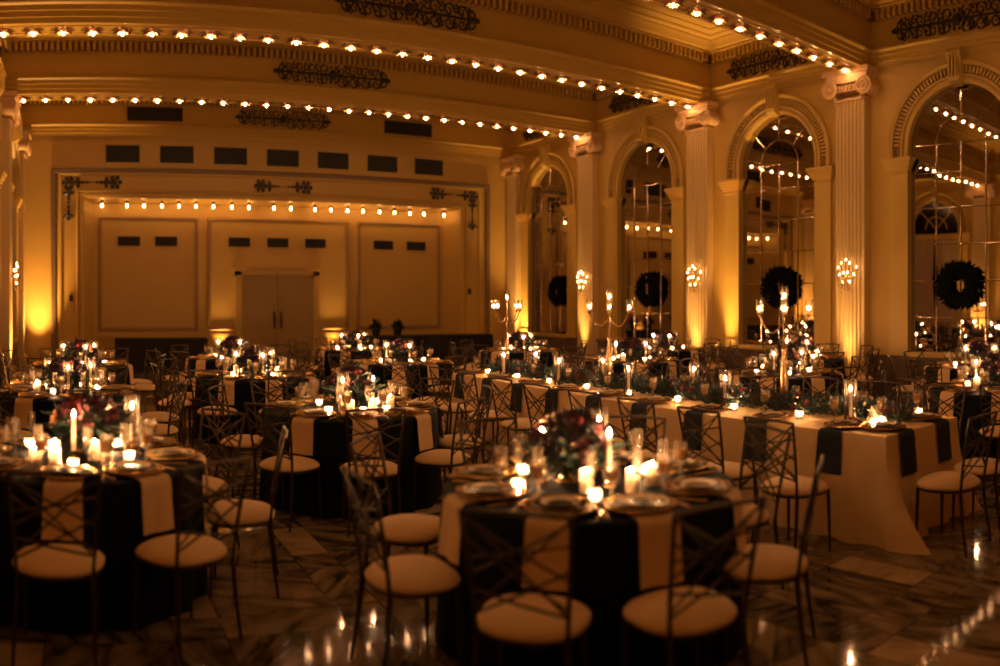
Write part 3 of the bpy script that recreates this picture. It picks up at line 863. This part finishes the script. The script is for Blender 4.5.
for y, wh in ((6.01, 'nearest-size largest, in the front bay'), (9.86, 'in the second bay'), (13.70, 'in the third bay'), (17.35, 'in the bay by the stage')):
    wh = wh.replace('nearest-size largest, ', '')
    tag(place('wreath', wm, None, (XR + REC - .05, y, 1.94)), 'dark evergreen wreath hung on the arched mirror ' + wh, 'wreath', 'evergreen wreaths on the mirrors')

# ------------------------------------------------------------------ chair
def make_chair():
    t = thing('lattice_back_chair', '', 'chair')
    # domed cushion
    b = MB(); n = 40; rings = [(.0, .486), (.4, .483), (.65, .475), (.83, .463), (.94, .449), (1.0, .434), (.995, .424), (.95, .416), (.5, .414), (0, .414)]
    def rim(a):
        c, s_ = cos(a), sin(a); e = .80
        x = math.copysign(abs(c) ** e, c); y = math.copysign(abs(s_) ** e, s_)
        return x * (.222 + .018 * y), y * .205
    prev = None
    for q, z in rings:
        if q == 0:
            cur = [len(b.v)]; b.v.append((0, 0, z))
        else:
            cur = []
            for k in range(n):
                x, y = rim(2 * PI * k / n); cur.append(len(b.v)); b.v.append((x * q, y * q, z))
        if prev:
            for k in range(n):
                k2 = (k + 1) % n
                if len(prev) == 1: b.f.append((prev[0], cur[k], cur[k2]))
                elif len(cur) == 1: b.f.append((prev[k2], prev[k], cur[0]))
                else: b.f.append((prev[k], cur[k], cur[k2], prev[k2]))
        prev = cur
    place('seat', fixn(b.mesh('seat', M_seat, 60)), t)
    b = MB()
    pts = [(rim(2 * PI * k / 24)[0] * .93, rim(2 * PI * k / 24)[1] * .93, .408) for k in range(25)]
    b.tube(pts, .011, 6); b.build('seat_frame', M_chair, t)
    for sx in (-1, 1):
        l = MB(); l.tube([(sx * .175, .150, .41), (sx * .180, .156, .2), (sx * .183, .160, 0)], [.013, .011, .009], 8); l.build('leg', M_chair, t)
        l = MB(); l.tube([(sx * .175, -.175, .41), (sx * .182, -.195, .2), (sx * .19, -.225, 0)], [.013, .011, .009], 8); l.build('leg', M_chair, t)
    def up(sx, z):
        u = (z - .41) / .50
        return Vector((sx * (.175 + .035 * u), -.178 - .085 * u ** 1.3, z))
    b = MB()
    for sx in (-1, 1): b.tube([up(sx, .40 + .0001 + .51 * k / 8) if k else up(sx, .411) for k in range(9)], .0098, 8)
    b.tube([up(-1, .905), up(-1, .91) * .5 + up(1, .91) * .5 + Vector((0, -.012, .004)), up(1, .905)], .0095, 8)
    bf = b.build('back_frame', M_chair, t)
    c = MB()
    for z0, z1 in ((.885, .66), (.80, .545), (.72, .80), (.60, .52), (.655, .885), (.50, .70)):
        c.tube([up(-1, z0), (up(-1, z0) + up(1, z1)) / 2 + Vector((0, -.014, 0)), up(1, z1)], .0063, 6)
    for z0, z1 in ((.90, .52),):
        c.tube([up(-1, z0), up(1, z1)], .0055, 6); c.tube([up(-1, z1), up(1, z0)], .0055, 6)
    c.build('back_lattice', M_chair, bf)
    return Proto(t)
PC = make_chair()

# ------------------------------------------------------------------ tableware
TZ = .756
def lat(name, prof, m, n=24, parent=None): b = MB(); b.lathe(prof, n); return b.build(name, m, parent, 50)
def make_simple(name, cat, prof, m, n=24): 
    o = lat(name, prof, m, n); tag(o, '', cat); return Proto(o)
def make_charger():
    t = thing('charger_plate', '', 'plate')
    lat('dish', [(0, 0), (.10, 0), (.11, .004), (.156, .012), (.160, .015), (.154, .016), (.108, .009), (0, .008)], M_charger, 28, t)
    b = MB(); b.lathe([(.158 + .003 * cos(k * PI / 3), .015 + .003 * sin(k * PI / 3)) for k in range(7)], 32)
    for k in range(34): b.ball((.160 * cos(2 * PI * k / 34), .160 * sin(2 * PI * k / 34), .017), .0085, 6, 4)
    b.build('beaded_rim', M_gold, t)
    return Proto(t)
P_charger = make_charger()
def make_plate():
    t = thing('dinner_plate', '', 'plate')
    b = MB(); b.lathe([(0, .0), (.075, 0), (.085, .004), (.128, .016), (.130, .019), (.082, .009), (0, .007)], 26); b.build('dish', M_charger, t, 50)
    b = MB(); b.lathe([(.108, .0122), (.124, .0180), (.132, .0208), (.133, .018), (.124, .0145), (.108, .0102)], 26); b.build('gold_rim', M_gold, t, 50)
    return Proto(t)
P_plate = make_plate()
def make_salad():
    t = thing('salad_plate', '', 'plate')
    b = MB(); b.lathe([(.058, .0045), (.088, .014), (.090, .017), (.060, .0085)], 24); b.build('rim', M_plate, t, 50)
    b = MB(); b.lathe([(0, 0), (.045, 0), (.058, .0045), (.060, .0085), (.050, .0072), (0, .0065)], 22); b.build('well', M_charger, t, 50)
    return Proto(t)
P_bowl = make_salad()
P_goblet = make_simple('water_goblet', 'glass', [(0, .0), (.034, .001), (.032, .005), (.006, .012), (.005, .075), (.012, .088), (.032, .105), (.039, .135), (.038, .17), (.035, .195), (.033, .195), (.036, .168), (.036, .137), (.030, .110), (.0, .095)], M_glass, 16)
M_drink = translucent('amber lit water', (.85, .66, .42), .5, .2)
lat('water', [(0, .1), (.028, .112), (.034, .138), (.0335, .160), (0, .160)], M_drink, 14, P_goblet.r)
P_flute = make_simple('champagne_flute', 'glass', [(0, 0), (.030, .001), (.028, .005), (.005, .012), (.004, .09), (.014, .105), (.024, .14), (.027, .18), (.025, .225), (.0235, .225), (.025, .18), (.022, .142), (.012, .11), (0, .1)], M_glass, 14)
def napkin_mesh(m, W=.19, hang=.27, inn=.30):
    """Runs from under the plate over the table edge (at local y = 0, outside is -y) and hangs down."""
    b = MB(); nx = 8
    path = [(inn, .004), (inn * .5, .004), (.03, .004), (0.004, .002), (-.014, -.012), (-.020, -.05), (-.024, -.12), (-.033, -.2), (-.040, -hang)]
    for j, (y, z) in enumerate(path):
        for i in range(nx + 1):
            u = i / nx - .5; k = max(0, j - 3) / 5
            b.v.append((u * W * (1 + .10 * k), y - .006 * k * sin(u * 9), z))
    for j in range(len(path) - 1):
        for i in range(nx):
            q = j * (nx + 1) + i; b.f.append((q, q + 1, q + nx + 2, q + nx + 1))
    n0 = len(b.v)
    b.v += [(x, y + (.004 if z < 0 else 0), z + (.003 if z >= 0 else 0)) for x, y, z in b.v[:n0]]
    b.f += [tuple(i + n0 for i in reversed(f)) for f in b.f[:]]
    return b.mesh('napkin', m, 60)
def proto_mesh(name, cat, me): o = place(name, me); tag(o, '', cat); return Proto(o)
P_napc = proto_mesh('linen_napkin', 'napkin', napkin_mesh(M_napc))
P_napn = proto_mesh('navy_napkin', 'napkin', napkin_mesh(M_napn, .20, .30))
b = MB(); b.tube([(0, -.10, .004), (0, 0, .005), (0, .05, .004)], [.005, .004, .004], 6); b.box((0, .085, .004), (.022, .05, .002))
for k in (-1, 0, 1): b.box((k * .008, .115, .004), (.004, .04, .002))
P_fork = proto_mesh('gold_fork', 'fork', b.mesh('fork', M_gold, 40))
b = MB(); b.tube([(0, -.11, .005), (0, -.01, .005)], [.006, .005], 6); b.prism([(-.006, -.01), (.006, -.01), (.009, .06), (.004, .115), (-.006, .1)], lambda p, t: (p[0], p[1], .003 + .002 * t))
P_knife = proto_mesh('gold_knife', 'knife', b.mesh('knife', M_gold, 40))

def flame_mesh(s=1.):
    b = MB(); b.lathe([(0, 0), (.006 * s, .006 * s), (.0095 * s, .018 * s), (.0075 * s, .032 * s), (.003 * s, .046 * s), (0, .054 * s)], 8); return b.mesh('flame', M_flame, 60)
FL, FLb, FLs = flame_mesh(.75), flame_mesh(1.), flame_mesh(.58)
def make_taper():
    t = thing('taper_candle', '', 'candle')
    lat('candlestick', [(0, 0), (.036, 0), (.034, .008), (.012, .016), (.009, .035), (.016, .045), (.016, .05), (0, .05)], M_gold, 16, t)
    lat('wax', [(.0, .045), (.0140, .045), (.0125, .235), (.009, .241), (0, .238)], M_wax, 10, t)
    f = place('flame', FL, t, (0, 0, .246)); b = MB(); b.tube([(0, 0, .236), (0, 0, .25)], .0012, 5); b.build('wick', M_wick, t)
    return Proto(t)
def make_pillar():
    t = thing('pillar_candle', '', 'candle')
    lat('wax', [(0, .050), (.030, .050), (.0335, .044), (.0335, .004), (.032, 0), (.0338, .004), (.034, .104), (.031, .110)], M_wax, 20, t)
    place('flame', FLs, t, (0, 0, .092)); b = MB(); b.tube([(0, 0, .045), (0, 0, .092)], .0014, 5); b.build('wick', M_wick, t)
    return Proto(t)
def make_votive():
    t = thing('votive_candle', '', 'candle')
    lat('cup', [(0, 0), (.024, 0), (.027, .004), (.031, .058), (.030, .059)], M_frost, 16, t)
    lat('wax', [(0, .007), (.023, .007), (.024, .022), (0, .022)], M_wax, 14, t)
    place('flame', FLs, t, (0, 0, .024))
    return Proto(t)
P_taper, P_pillar, P_votive = make_taper(), make_pillar(), make_votive()
P_hurr = make_simple('hurricane_cylinder', 'glass cylinder', [(0, 0), (.048, 0), (.05, .004), (.05, .335), (.0485, .335), (.0485, .006), (0, .005)], M_hurr, 24)

FLOWER_KINDS = ('burgundy', 'peach', 'crimson', 'blush')
def make_flowers(seed):
    t = thing('flower_arrangement', '', 'flowers')
    lat('vase', [(0, 0), (.065, 0), (.06, .01), (.025, .018), (.02, .035), (.05, .05), (.09, .07), (.10, .10), (.095, .10), (.08, .08), (0, .07)], M_gold, 20, t)
    r = random.Random(seed); b = MB()
    for i in range(420):
        d = rdir(r); d.z = d.z * .8 + .15
        p = Vector((d.x * .17, d.y * .17, .21 + d.z * .12)) * 1.0
        p = Vector((d.x * r.uniform(.03, .2), d.y * r.uniform(.03, .2), .15 + d.z * r.uniform(.02, .15)))
        leaf(b, p, d + rdir(r) * .5, rdir(r), r.uniform(.06, .15), r.uniform(.025, .045))
    b.build('foliage', M_leaf, t, 0)
    FK = [0, 2, 0, 0, 0, 3, 0, 2, 0, 0, 1, 0, 0, 0, 0]
    if seed == 23: FK = [0, 0, 2, 0, 0, 0, 0, 0, 2, 0, 0, 0, 1, 0, 0]
    for k in range(15):
        a = k * 2.4 + seed; h = 1 - k / 15 * .85
        d = Vector((cos(a) * math.sqrt(1 - h * h), sin(a) * math.sqrt(1 - h * h), h))
        o = place('bloom', BL[FK[k]], t, (d.x * .185, d.y * .185, .15 + d.z * .155))
        o.rotation_euler = d.to_track_quat('Z', 'Y').to_euler(); s_ = r.uniform(1.0, 1.5); o.scale = (s_, s_, s_)
        o['label'] = FLOWER_KINDS[FK[k]] + ' bloom'
    return Proto(t)
P_flow = [make_flowers(11), make_flowers(23)]

# ------------------------------------------------------------------ round tables
DIRS = ['mirror side', 'stage and mirror side', 'stage side', 'stage and window side', 'window side', 'viewer and window side', 'viewer side', 'viewer and mirror side']
TR = .745
def cloth_mesh(seed):
    b = MB(); r = random.Random(seed); n = 144
    ph = [r.uniform(0, 6.28) for _ in range(4)]
    rows = [(0, .75, 0), (.7, .75, 0), (.97, .75, 0), (1, .744, .0), (1.004, .725, .03), (1, .65, .12), (1, .5, .33), (1, .35, .55), (1, .2, .76), (1, .08, .92), (1, .004, 1.)]
    prev = None
    for q, z, t in rows:
        if q == 0: cur = [len(b.v)]; b.v.append((0, 0, z))
        else:
            cur = []
            for k in range(n):
                a = 2 * PI * k / n
                f = .5 + .5 * sin(13 * a + ph[0] + .8 * sin(3 * a + ph[1])); f2 = sin(21 * a + ph[2])
                R = TR * q + t * (.008 + .038 * f + .008 * f2)
                cur.append(len(b.v)); b.v.append((R * cos(a), R * sin(a), z))
        if prev:
            for k in range(n):
                k2 = (k + 1) % n
                if len(prev) == 1: b.f.append((prev[0], cur[k], cur[k2]))
                else: b.f.append((prev[k], cur[k], cur[k2], prev[k2]))
        prev = cur
    return fixn(b.mesh('tablecloth', M_navy, 70))
CLOTHS = [cloth_mesh(1), cloth_mesh(2)]

def dirs_for(angs):
    """Give each of eight angles its own compass word."""
    idx = sorted(range(len(angs)), key=lambda i: angs[i] % 360)
    best = None
    for sh in range(8):
        e = sum(abs(((angs[i] % 360) - 45 * ((k + sh) % 8) + 180) % 360 - 180) ** 2 for k, i in enumerate(idx))
        if best is None or e < best[0]: best = (e, sh)
    out = [None] * len(angs)
    for k, i in enumerate(idx): out[i] = DIRS[(k + best[1]) % 8]
    return out

def round_table(tn, x, y, angs=None, rs=.98, detail=2, seed=0, note='', decor=None):
    r = random.Random(seed * 13 + 5)
    if angs is None:
        o = r.uniform(0, 45); angs = [o + 45 * k + r.uniform(-5, 5) for k in range(8)]
    name = tn + ' table'
    t = thing('round_banquet_table', 'round banquet table under floor-length navy cloth, ' + note, 'table', (x, y, 0), r.uniform(0, 6), 'round navy tables')
    place('tablecloth', CLOTHS[seed % 2], t)
    dn = dirs_for(angs)
    for k, (a, d) in enumerate(zip(angs, dn)):
        ar = math.radians(a); ca, sa = cos(ar), sin(ar)
        R = rs[k] if isinstance(rs, (list, tuple)) else rs + r.uniform(-.01, .06)
        PC.at((x + R * ca, y + R * sa, 0), ar + PI / 2 + r.uniform(-.10, .10), 'bronze lattice-back chair with cream seat at the %s of %s' % (d, name), 'lattice-back chairs at the round tables')
        P = lambda rad, off=0: (x + rad * ca - off * sa, y + rad * sa + off * ca)
        px, py = P(.752); P_napc.at((px, py, TZ - .004), ar + PI / 2, 'cream napkin hanging over the cloth at the %s of %s' % (d, name), 'cream napkins')
        px, py = P(.57); P_charger.at((px, py, TZ + .004), 0, 'dark charger plate at the %s of %s' % (d, name), 'dark chargers')
        if detail >= 1:
            P_plate.at((px, py, TZ + .0135), 0, 'dark gold-rimmed plate on charger at the %s of %s' % (d, name), 'gold-rimmed plates')
        if detail >= 2:
            P_bowl.at((px, py, TZ + .0225), 0, 'small cream plate stacked on top at the %s of %s' % (d, name), 'cream salad plates')
            qx, qy = P(.57, .195); P_knife.at((qx, qy, TZ), ar + PI / 2, 'gold knife beside the plate at the %s of %s' % (d, name), 'gold knives')
            qx, qy = P(.57, -.195); P_fork.at((qx, qy, TZ), ar + PI / 2, 'gold fork beside the plate at the %s of %s' % (d, name), 'gold forks')
        qx, qy = P(.42, .20); P_goblet.at((qx, qy, TZ), 0, 'water goblet at the %s of %s' % (d, name), 'water goblets')
        if detail >= 1:
            qx, qy = P(.36, .09); P_flute.at((qx, qy, TZ), 0, 'tall champagne flute at the %s of %s' % (d, name), 'champagne flutes')
    P_flow[seed % 2].at((x + {0: -.06, 1: .06}.get(seed, 0), y + {0: .10, 1: .14}.get(seed, 0), TZ), r.uniform(0, 6), 'red and peach flower arrangement in gold vase on %s' % name, 'table flower arrangements')
    if decor is None:
        decor = []; o = r.uniform(0, 360)
        for k in range(3): decor.append(('t', o + 120 * k + r.uniform(-20, 20), .25, 1))
        for k in range(2 if detail else 1): decor.append(('p', o + 50 + 170 * k, .30, 0))
        for k in range(4): decor.append(('v', o + 20 + 90 * k, .345, 0))
    used = {}
    for kind, a, rad, hur in decor:
        ar = math.radians(a); px, py = x + rad * cos(ar), y + rad * sin(ar)
        j = round(a / 45) % 8; nm = {'t': 'tall ivory taper candle, lit', 'p': 'thick ivory pillar candle, lit', 'v': 'small glowing votive candle'}[kind]
        while (kind, j) in used: j = (j + 1) % 8
        used[(kind, j)] = 1
        {'t': P_taper, 'p': P_pillar, 'v': P_votive}[kind].at((px, py, TZ), r.uniform(0, 6), '%s, %s of flowers on %s' % (nm, DIRS[j], name), {'t': 'taper candles', 'p': 'pillar candles', 'v': 'votive candles'}[kind])
        if hur: P_hurr.at((px, py, TZ), 0, 'clear glass cylinder around a taper, %s of flowers on %s' % (DIRS[j], name), 'glass hurricane cylinders')

def rel(kind, dx, dy, hur=0): return (kind, math.degrees(math.atan2(dy, dx)) % 360, math.hypot(dx, dy), hur)
T1D = [rel('t', -.19, .16), rel('t', .02, -.13), rel('t', .22, .22, 1), rel('p', -.15, -.17), rel('p', .03, -.30), rel('p', .19, -.26), rel('v', -.24, -.36), rel('v', -.22, .30), rel('v', -.42, .02), rel('v', .30, -.08), rel('v', .02, .34)]
round_table('first aisle', 2.42, 3.27, [177, 220, 256, 300, 133, 355, 40, 85], [.97, .97, .96, .90, 1.0, .97, .97, .97], 2, 0, 'closest to the viewer on the open aisle', T1D)
T2D = [rel('t', -.02, -.12), rel('t', .16, .18, 1), rel('t', .34, .22, 1), rel('p', -.23, -.36), rel('p', -.12, -.40), rel('p', -.13, -.16), rel('p', .10, -.14), rel('p', .17, -.26), rel('v', .30, -.2), rel('v', .25, .2), rel('v', -.3, .2), rel('v', -.02, -.42)]
round_table('first window-side', -.04, 4.77, [265, 303, 350, 220, 35, 82, 128, 175], [.96, .98, .97, .97, .97, .97, .97, .97], 2, 1, 'front table by the window wall', T2D)
T3D = [('t', 235, .26, 1), ('t', 310, .22, 0), ('t', 60, .24, 1), ('p', 250, .34, 0), ('p', 335, .34, 0), ('p', 280, .36, 0), ('v', 265, .42, 0), ('v', 295, .42, 0), ('v', 225, .42, 0), ('v', 20, .3, 0), ('v', 140, .3, 0)]
round_table('second aisle', 2.27, 6.50, [221, 259, 301, 347, 155, 28, 72, 113], [.96, 1.0, .95, .96, .95, .97, .97, .97], 2, 2, 'second along the aisle from the viewer', T3D)
round_table('second window-side', -.18, 8.15, None, .98, 1, 3, 'second along the window wall')
round_table('third aisle', 2.12, 9.66, None, .98, 1, 4, 'third along the aisle from the viewer')
round_table('fourth aisle', 2.42, 12.7, None, .98, 0, 5, 'fourth along the aisle, before the stage doors')
round_table('third window-side', -.05, 11.7, None, .98, 0, 6, 'third along the window wall')
round_table('center', 4.70, 11.1, None, .98, 0, 7, 'beyond the stage end of the cream table')
round_table('back center', 5.1, 14.4, None, .98, 0, 8, 'alone before the middle of the stage')
round_table('first mirror-side', 7.85, 3.50, None, .98, 1, 9, 'first beyond the long table toward the mirrors')
round_table('second mirror-side', 7.85, 6.50, None, .98, 1, 10, 'second beyond the long table toward the mirrors')
round_table('third mirror-side', 7.9, 9.6, None, .98, 0, 11, 'third beyond the long table toward the mirrors')
round_table('fourth mirror-side', 7.8, 12.75, None, .98, 0, 12, 'fourth beyond the long table toward the mirrors')
round_table('first wreath-wall', 10.25, 4.9, None, .98, 0, 13, 'front table under the mirrors')
round_table('second wreath-wall', 10.25, 8.1, None, .98, 0, 14, 'second table under the mirrors')
round_table('third wreath-wall', 10.25, 11.4, None, .98, 0, 15, 'third table under the mirrors')

# ------------------------------------------------------------------ the long cream table
HX0, HX1, HY0, HY1 = 4.60, 5.66, 2.90, 9.20
def long_cloth():
    b = MB(); r = random.Random(4)
    per = []
    st = .035
    def run(a, c):
        n = int((Vector(c) - Vector(a)).length / st)
        for i in range(n):
            p = Vector(a).lerp(Vector(c), i / n); per.append(p)
    run((HX0, HY0), (HX1, HY0)); run((HX1, HY0), (HX1, HY1)); run((HX1, HY1), (HX0, HY1)); run((HX0, HY1), (HX0, HY0))
    N = len(per); cx, cy = (HX0 + HX1) / 2, (HY0 + HY1) / 2
    fold = [0] * N
    L = 0
    for i, p in enumerate(per):
        fold[i] = .5 + .5 * sin(i * st * 2 * PI / .31 + 1.4 * sin(i * st * .9))
        fold[i] *= .55 + .45 * sin(i * st * .7 + 1) ** 2
    def outward(p):
        v = Vector((0, 0))
        if abs(p.x - HX0) < 1e-4: v.x -= 1
        if abs(p.x - HX1) < 1e-4: v.x += 1
        if abs(p.y - HY0) < 1e-4: v.y -= 1
        if abs(p.y - HY1) < 1e-4: v.y += 1
        return v.normalized()
    rows = [(.75, 0), (.744, .012), (.72, .03), (.6, .15), (.45, .36), (.3, .58), (.16, .78), (.05, .93), (.004, 1.0)]
    corners = [(HX0, HY0), (HX1, HY0), (HX1, HY1), (HX0, HY1)]
    for z, t in rows:
        for i, p in enumerate(per):
            o = outward(p)
            e = .008 * min(1, t * 20) + t * (.02 + .055 * fold[i])
            q = p + o * e
            for k, cpt in enumerate(corners):
                dd = (p - Vector(cpt)).length
                if dd < .55:
                    amt = (1 - dd / .55) ** 1.6 * t ** 2.2 * (.30 if k == 0 else .16)
                    dirn = Vector((cpt[0] - cx, 0)).normalized() * .55 + Vector((0, cpt[1] - cy)).normalized() * .83
                    if k == 0: dirn = Vector((-.12, -1.))
                    q = q + dirn * amt * (.75 + .35 * sin(i * st * 2 * PI / .17))
            b.v.append((q.x, q.y, z))
    for j in range(len(rows) - 1):
        for i in range(N):
            a, c = j * N + i, j * N + (i + 1) % N
            b.f.append((a, c, c + N, a + N))
    b.f.append(tuple(range(N)))
    return fixn(b.mesh('tablecloth', M_cream, 60))
t = thing('long_banquet_table', 'long banquet table under a cream cloth pooling at its corner, greenery down the middle', 'table')
place('tablecloth', long_cloth(), t)
HC = (HX0 + HX1) / 2
seats = []
for k in range(9):
    y = 3.36 + .70 * k
    seats.append((HX0, y, 180, ORD[k] + ' place from the viewer, aisle side of long table', .41))
    seats.append((HX1, y, 0, ORD[k] + ' place from the viewer, mirror side of long table', .44))
seats.append((4.86, HY0, 270, 'viewer end of long table, aisle corner', .38))
seats.append((5.40, HY0, 270, 'viewer end of long table, mirror corner', .38))
rr = random.Random(77)
for (x, y, a, wh, off) in seats:
    ar = math.radians(a); ca, sa = cos(ar), sin(ar)
    P = lambda d, o=0: (x + d * ca - o * sa, y + d * sa + o * ca)
    px, py = P(off + rr.uniform(-.03, .03)); PC.at((px, py, 0), ar + PI / 2 + rr.uniform(-.06, .06), 'lattice-back chair, cream seat, ' + wh, 'lattice-back chairs at the long table')
    px, py = P(.005); P_napn.at((px, py, TZ - .004), ar + PI / 2, 'navy napkin, ' + wh, 'navy napkins')
    px, py = P(-.18); P_charger.at((px, py, TZ + .004), 0, 'dark charger, ' + wh, 'dark chargers')
    P_plate.at((px, py, TZ + .0135), 0, 'gold-rimmed plate, ' + wh, 'gold-rimmed plates')
    P_bowl.at((px, py, TZ + .0225), 0, 'small cream plate, ' + wh, 'cream salad plates')
    qx, qy = P(-.33, -.21 if a == 180 else .21); P_goblet.at((qx, qy, TZ), 0, 'water goblet, ' + wh, 'water goblets')
    qx, qy = P(-.30, .17); P_votive.at((qx, qy, TZ), 0, 'votive candle, ' + wh, 'votive candles')
# garland
def garland():
    t = thing('greenery_garland', 'long spruce garland with crimson blooms along the cream table', 'garland')
    b = MB(); r = random.Random(9)
    L0, L1 = HY0 + .15, HY1 - .1
    for i in range(5200):
        y = r.uniform(L0, L1); wob = .05 * sin(y * 2.3)
        a = r.uniform(0, PI); rad = abs(r.gauss(0, 1)); rad = min(1, rad * .6)
        p = Vector((HC + wob + .17 * rad * cos(a), y, TZ + .01 + .12 * rad * sin(a)))
        d = Vector((cos(a) * .8, r.uniform(-1, 1), .25 + .6 * sin(a)))
        leaf(b, p, d, rdir(r), r.uniform(.05, .12), r.uniform(.012, .03))
    b.build('foliage', M_leafb, t, 0)
    for k in range(84):
        y = L0 + (L1 - L0) * (k + r.uniform(.1, .9)) / 84; a = r.uniform(.2, PI - .2)
        d = Vector((cos(a), r.uniform(-.3, .3), sin(a))).normalized()
        o = place('bloom', BL[2 if k % 4 else 0], t, (HC + .05 * sin(y * 2.3) + .17 * d.x, y, TZ + .03 + .13 * d.z))
        o.rotation_euler = d.to_track_quat('Z', 'Y').to_euler(); s_ = r.uniform(.45, .75); o.scale = (s_, s_, s_)
garland()
# tapers in cylinders along the garland
for k, (x, y) in enumerate(((4.93, 3.42), (4.92, 4.72), (5.35, 5.55), (4.90, 6.0), (4.93, 7.25), (5.35, 7.0), (4.90, 8.4), (5.3, 8.3))):
    P_taper.at((x, y, TZ), 0, 'ivory taper candle, lit, %s along the garland from the viewer' % ORD[k], 'taper candles')
    P_hurr.at((x, y, TZ), 0, 'clear glass cylinder, %s along the garland from the viewer' % ORD[k], 'glass hurricane cylinders')
# candelabras
M_silver = mat('antique gilt silver', (.62, .42, .22), .25, 1., noise=.1, nscale=20)
def make_candelabra():
    t = thing('candelabra', '', 'candelabra')
    lat('base', [(0, 0), (.10, 0), (.10, .012), (.07, .03), (.03, .05), (.02, .08), (0, .08)], M_silver, 22, t)
    lat('stem', [(.0, .07), (.018, .07), (.03, .10), (.036, .2), (.030, .34), (.018, .45), (.028, .47), (.014, .50), (.012, .62), (.024, .65), (.012, .68), (.012, .80), (.02, .82), (0, .83)], M_silver, 16, t)
    tops = [(0, 0, .84)]
    for k in range(4):
        a = k * PI / 2; ca, sa = cos(a), sin(a)
        b = MB(); pts = []
        for i in range(13):
            u = i / 12; rad = .02 + .19 * u; z = .66 - .09 * sin(PI * u * .9) + .10 * u ** 2
            pts.append((rad * ca, rad * sa, z))
        b.tube(pts, [.009] * 10 + [.008, .007, .007], 7)
        b.lathe([(0, -.02), (.012, -.015), (.02, 0), (.03, .006), (0, .008)], 12, pts[-1])
        b.build('arm', M_silver, t); tops.append((pts[-1][0], pts[-1][1], pts[-1][2] + .006))
    for (x, y, z) in tops:
        b = MB(); b.lathe([(0, 0), (.018, 0), (.020, .006), (.030, .03), (.034, .06), (.031, .09), (.036, .115), (.0345, .115), (.0295, .09), (.032, .06), (.028, .032), (0, .008)], 16, (x, y, z))
        c = b.build('glass_cup', M_cup, t)
        b = MB(); b.lathe([(0, .010), (.024, .010), (.026, .03), (0, .03)], 12, (x, y, z)); b.build('wax', M_wax, c)
        place('flame', FLs, c, (x, y, z + .03))
    t.scale = (1, 1, 1.10)
    return Proto(t)
pcd = make_candelabra()
for k, (y, wh) in enumerate(((4.30, 'toward the viewer end'), (6.70, 'at the middle'), (8.85, 'toward the stage end'))):
    pcd.at((HC + .08, y, TZ), (-.88, -.66, .1)[k], 'tall gilt candelabra with five glass cups %s of long table' % wh, 'candelabras on the long table')
# folded card stand at the viewer end
b = MB(); b.prism([(-.05, 0), (.05, 0), (0, .13)], lambda p, t: (5.1 - .07 + .14 * t, 3.3 + p[0], TZ + p[1]))
tag(fixn(b.mesh('card', M_plate, 0)) and place('tent_card', bpy.data.meshes['card']), 'cream tent card at the viewer end of long table', 'card')

# ------------------------------------------------------------------ dark draped tables before the stage
for x0, x1, wh, n in ((.75, 2.95, 'window side of the stage doors', 1), (7.2, 10.6, 'mirror side of the stage doors', 2)):
    b = MB(); n_ = int((x1 - x0) / .03); zt = .78
    y0, y1 = 18.75, 19.45
    pts = [(x0 + (x1 - x0) * i / n_, y0 - .018 * sin(i * .9) - .01) for i in range(n_ + 1)] + [(x1, y1), (x0, y1)]
    K = len(pts)
    b.add([(p[0], p[1] if i > n_ else y0, zt) for i, p in enumerate(pts)] + [(p[0], p[1] - (.03 if i <= n_ else 0), .004) for i, p in enumerate(pts)],
          [tuple(range(K))] + [(i, i + K, (i + 1) % K + K, (i + 1) % K) for i in range(K)])
    t = thing('draped_service_table', 'long service table under a black drape on the ' + wh, 'table')
    place('drape', fixn(b.mesh('drape', M_black, 50)), t)
def plant(x, y, z, label, seed):
    t = thing('potted_plant', label, 'plant', (x, y, z))
    lat('pot', [(0, 0), (.09, 0), (.12, .18), (.11, .18), (.10, .16), (0, .16)], M_black, 16, t)
    b = MB(); r = random.Random(seed)
    for i in range(160):
        d = rdir(r); d.z = abs(d.z)
        leaf(b, (d.x * r.uniform(0, .12), d.y * r.uniform(0, .12), .2 + d.z * r.uniform(0, .18)), d + rdir(r) * .4, rdir(r), r.uniform(.06, .16), .04)
    b.build('foliage', M_leaf, t, 0)
plant(7.35, 19.1, .78, 'small dark potted plant on the black table nearer the doors', 1)
plant(7.95, 19.1, .78, 'small dark potted plant on the black table nearer the mirrors', 2)
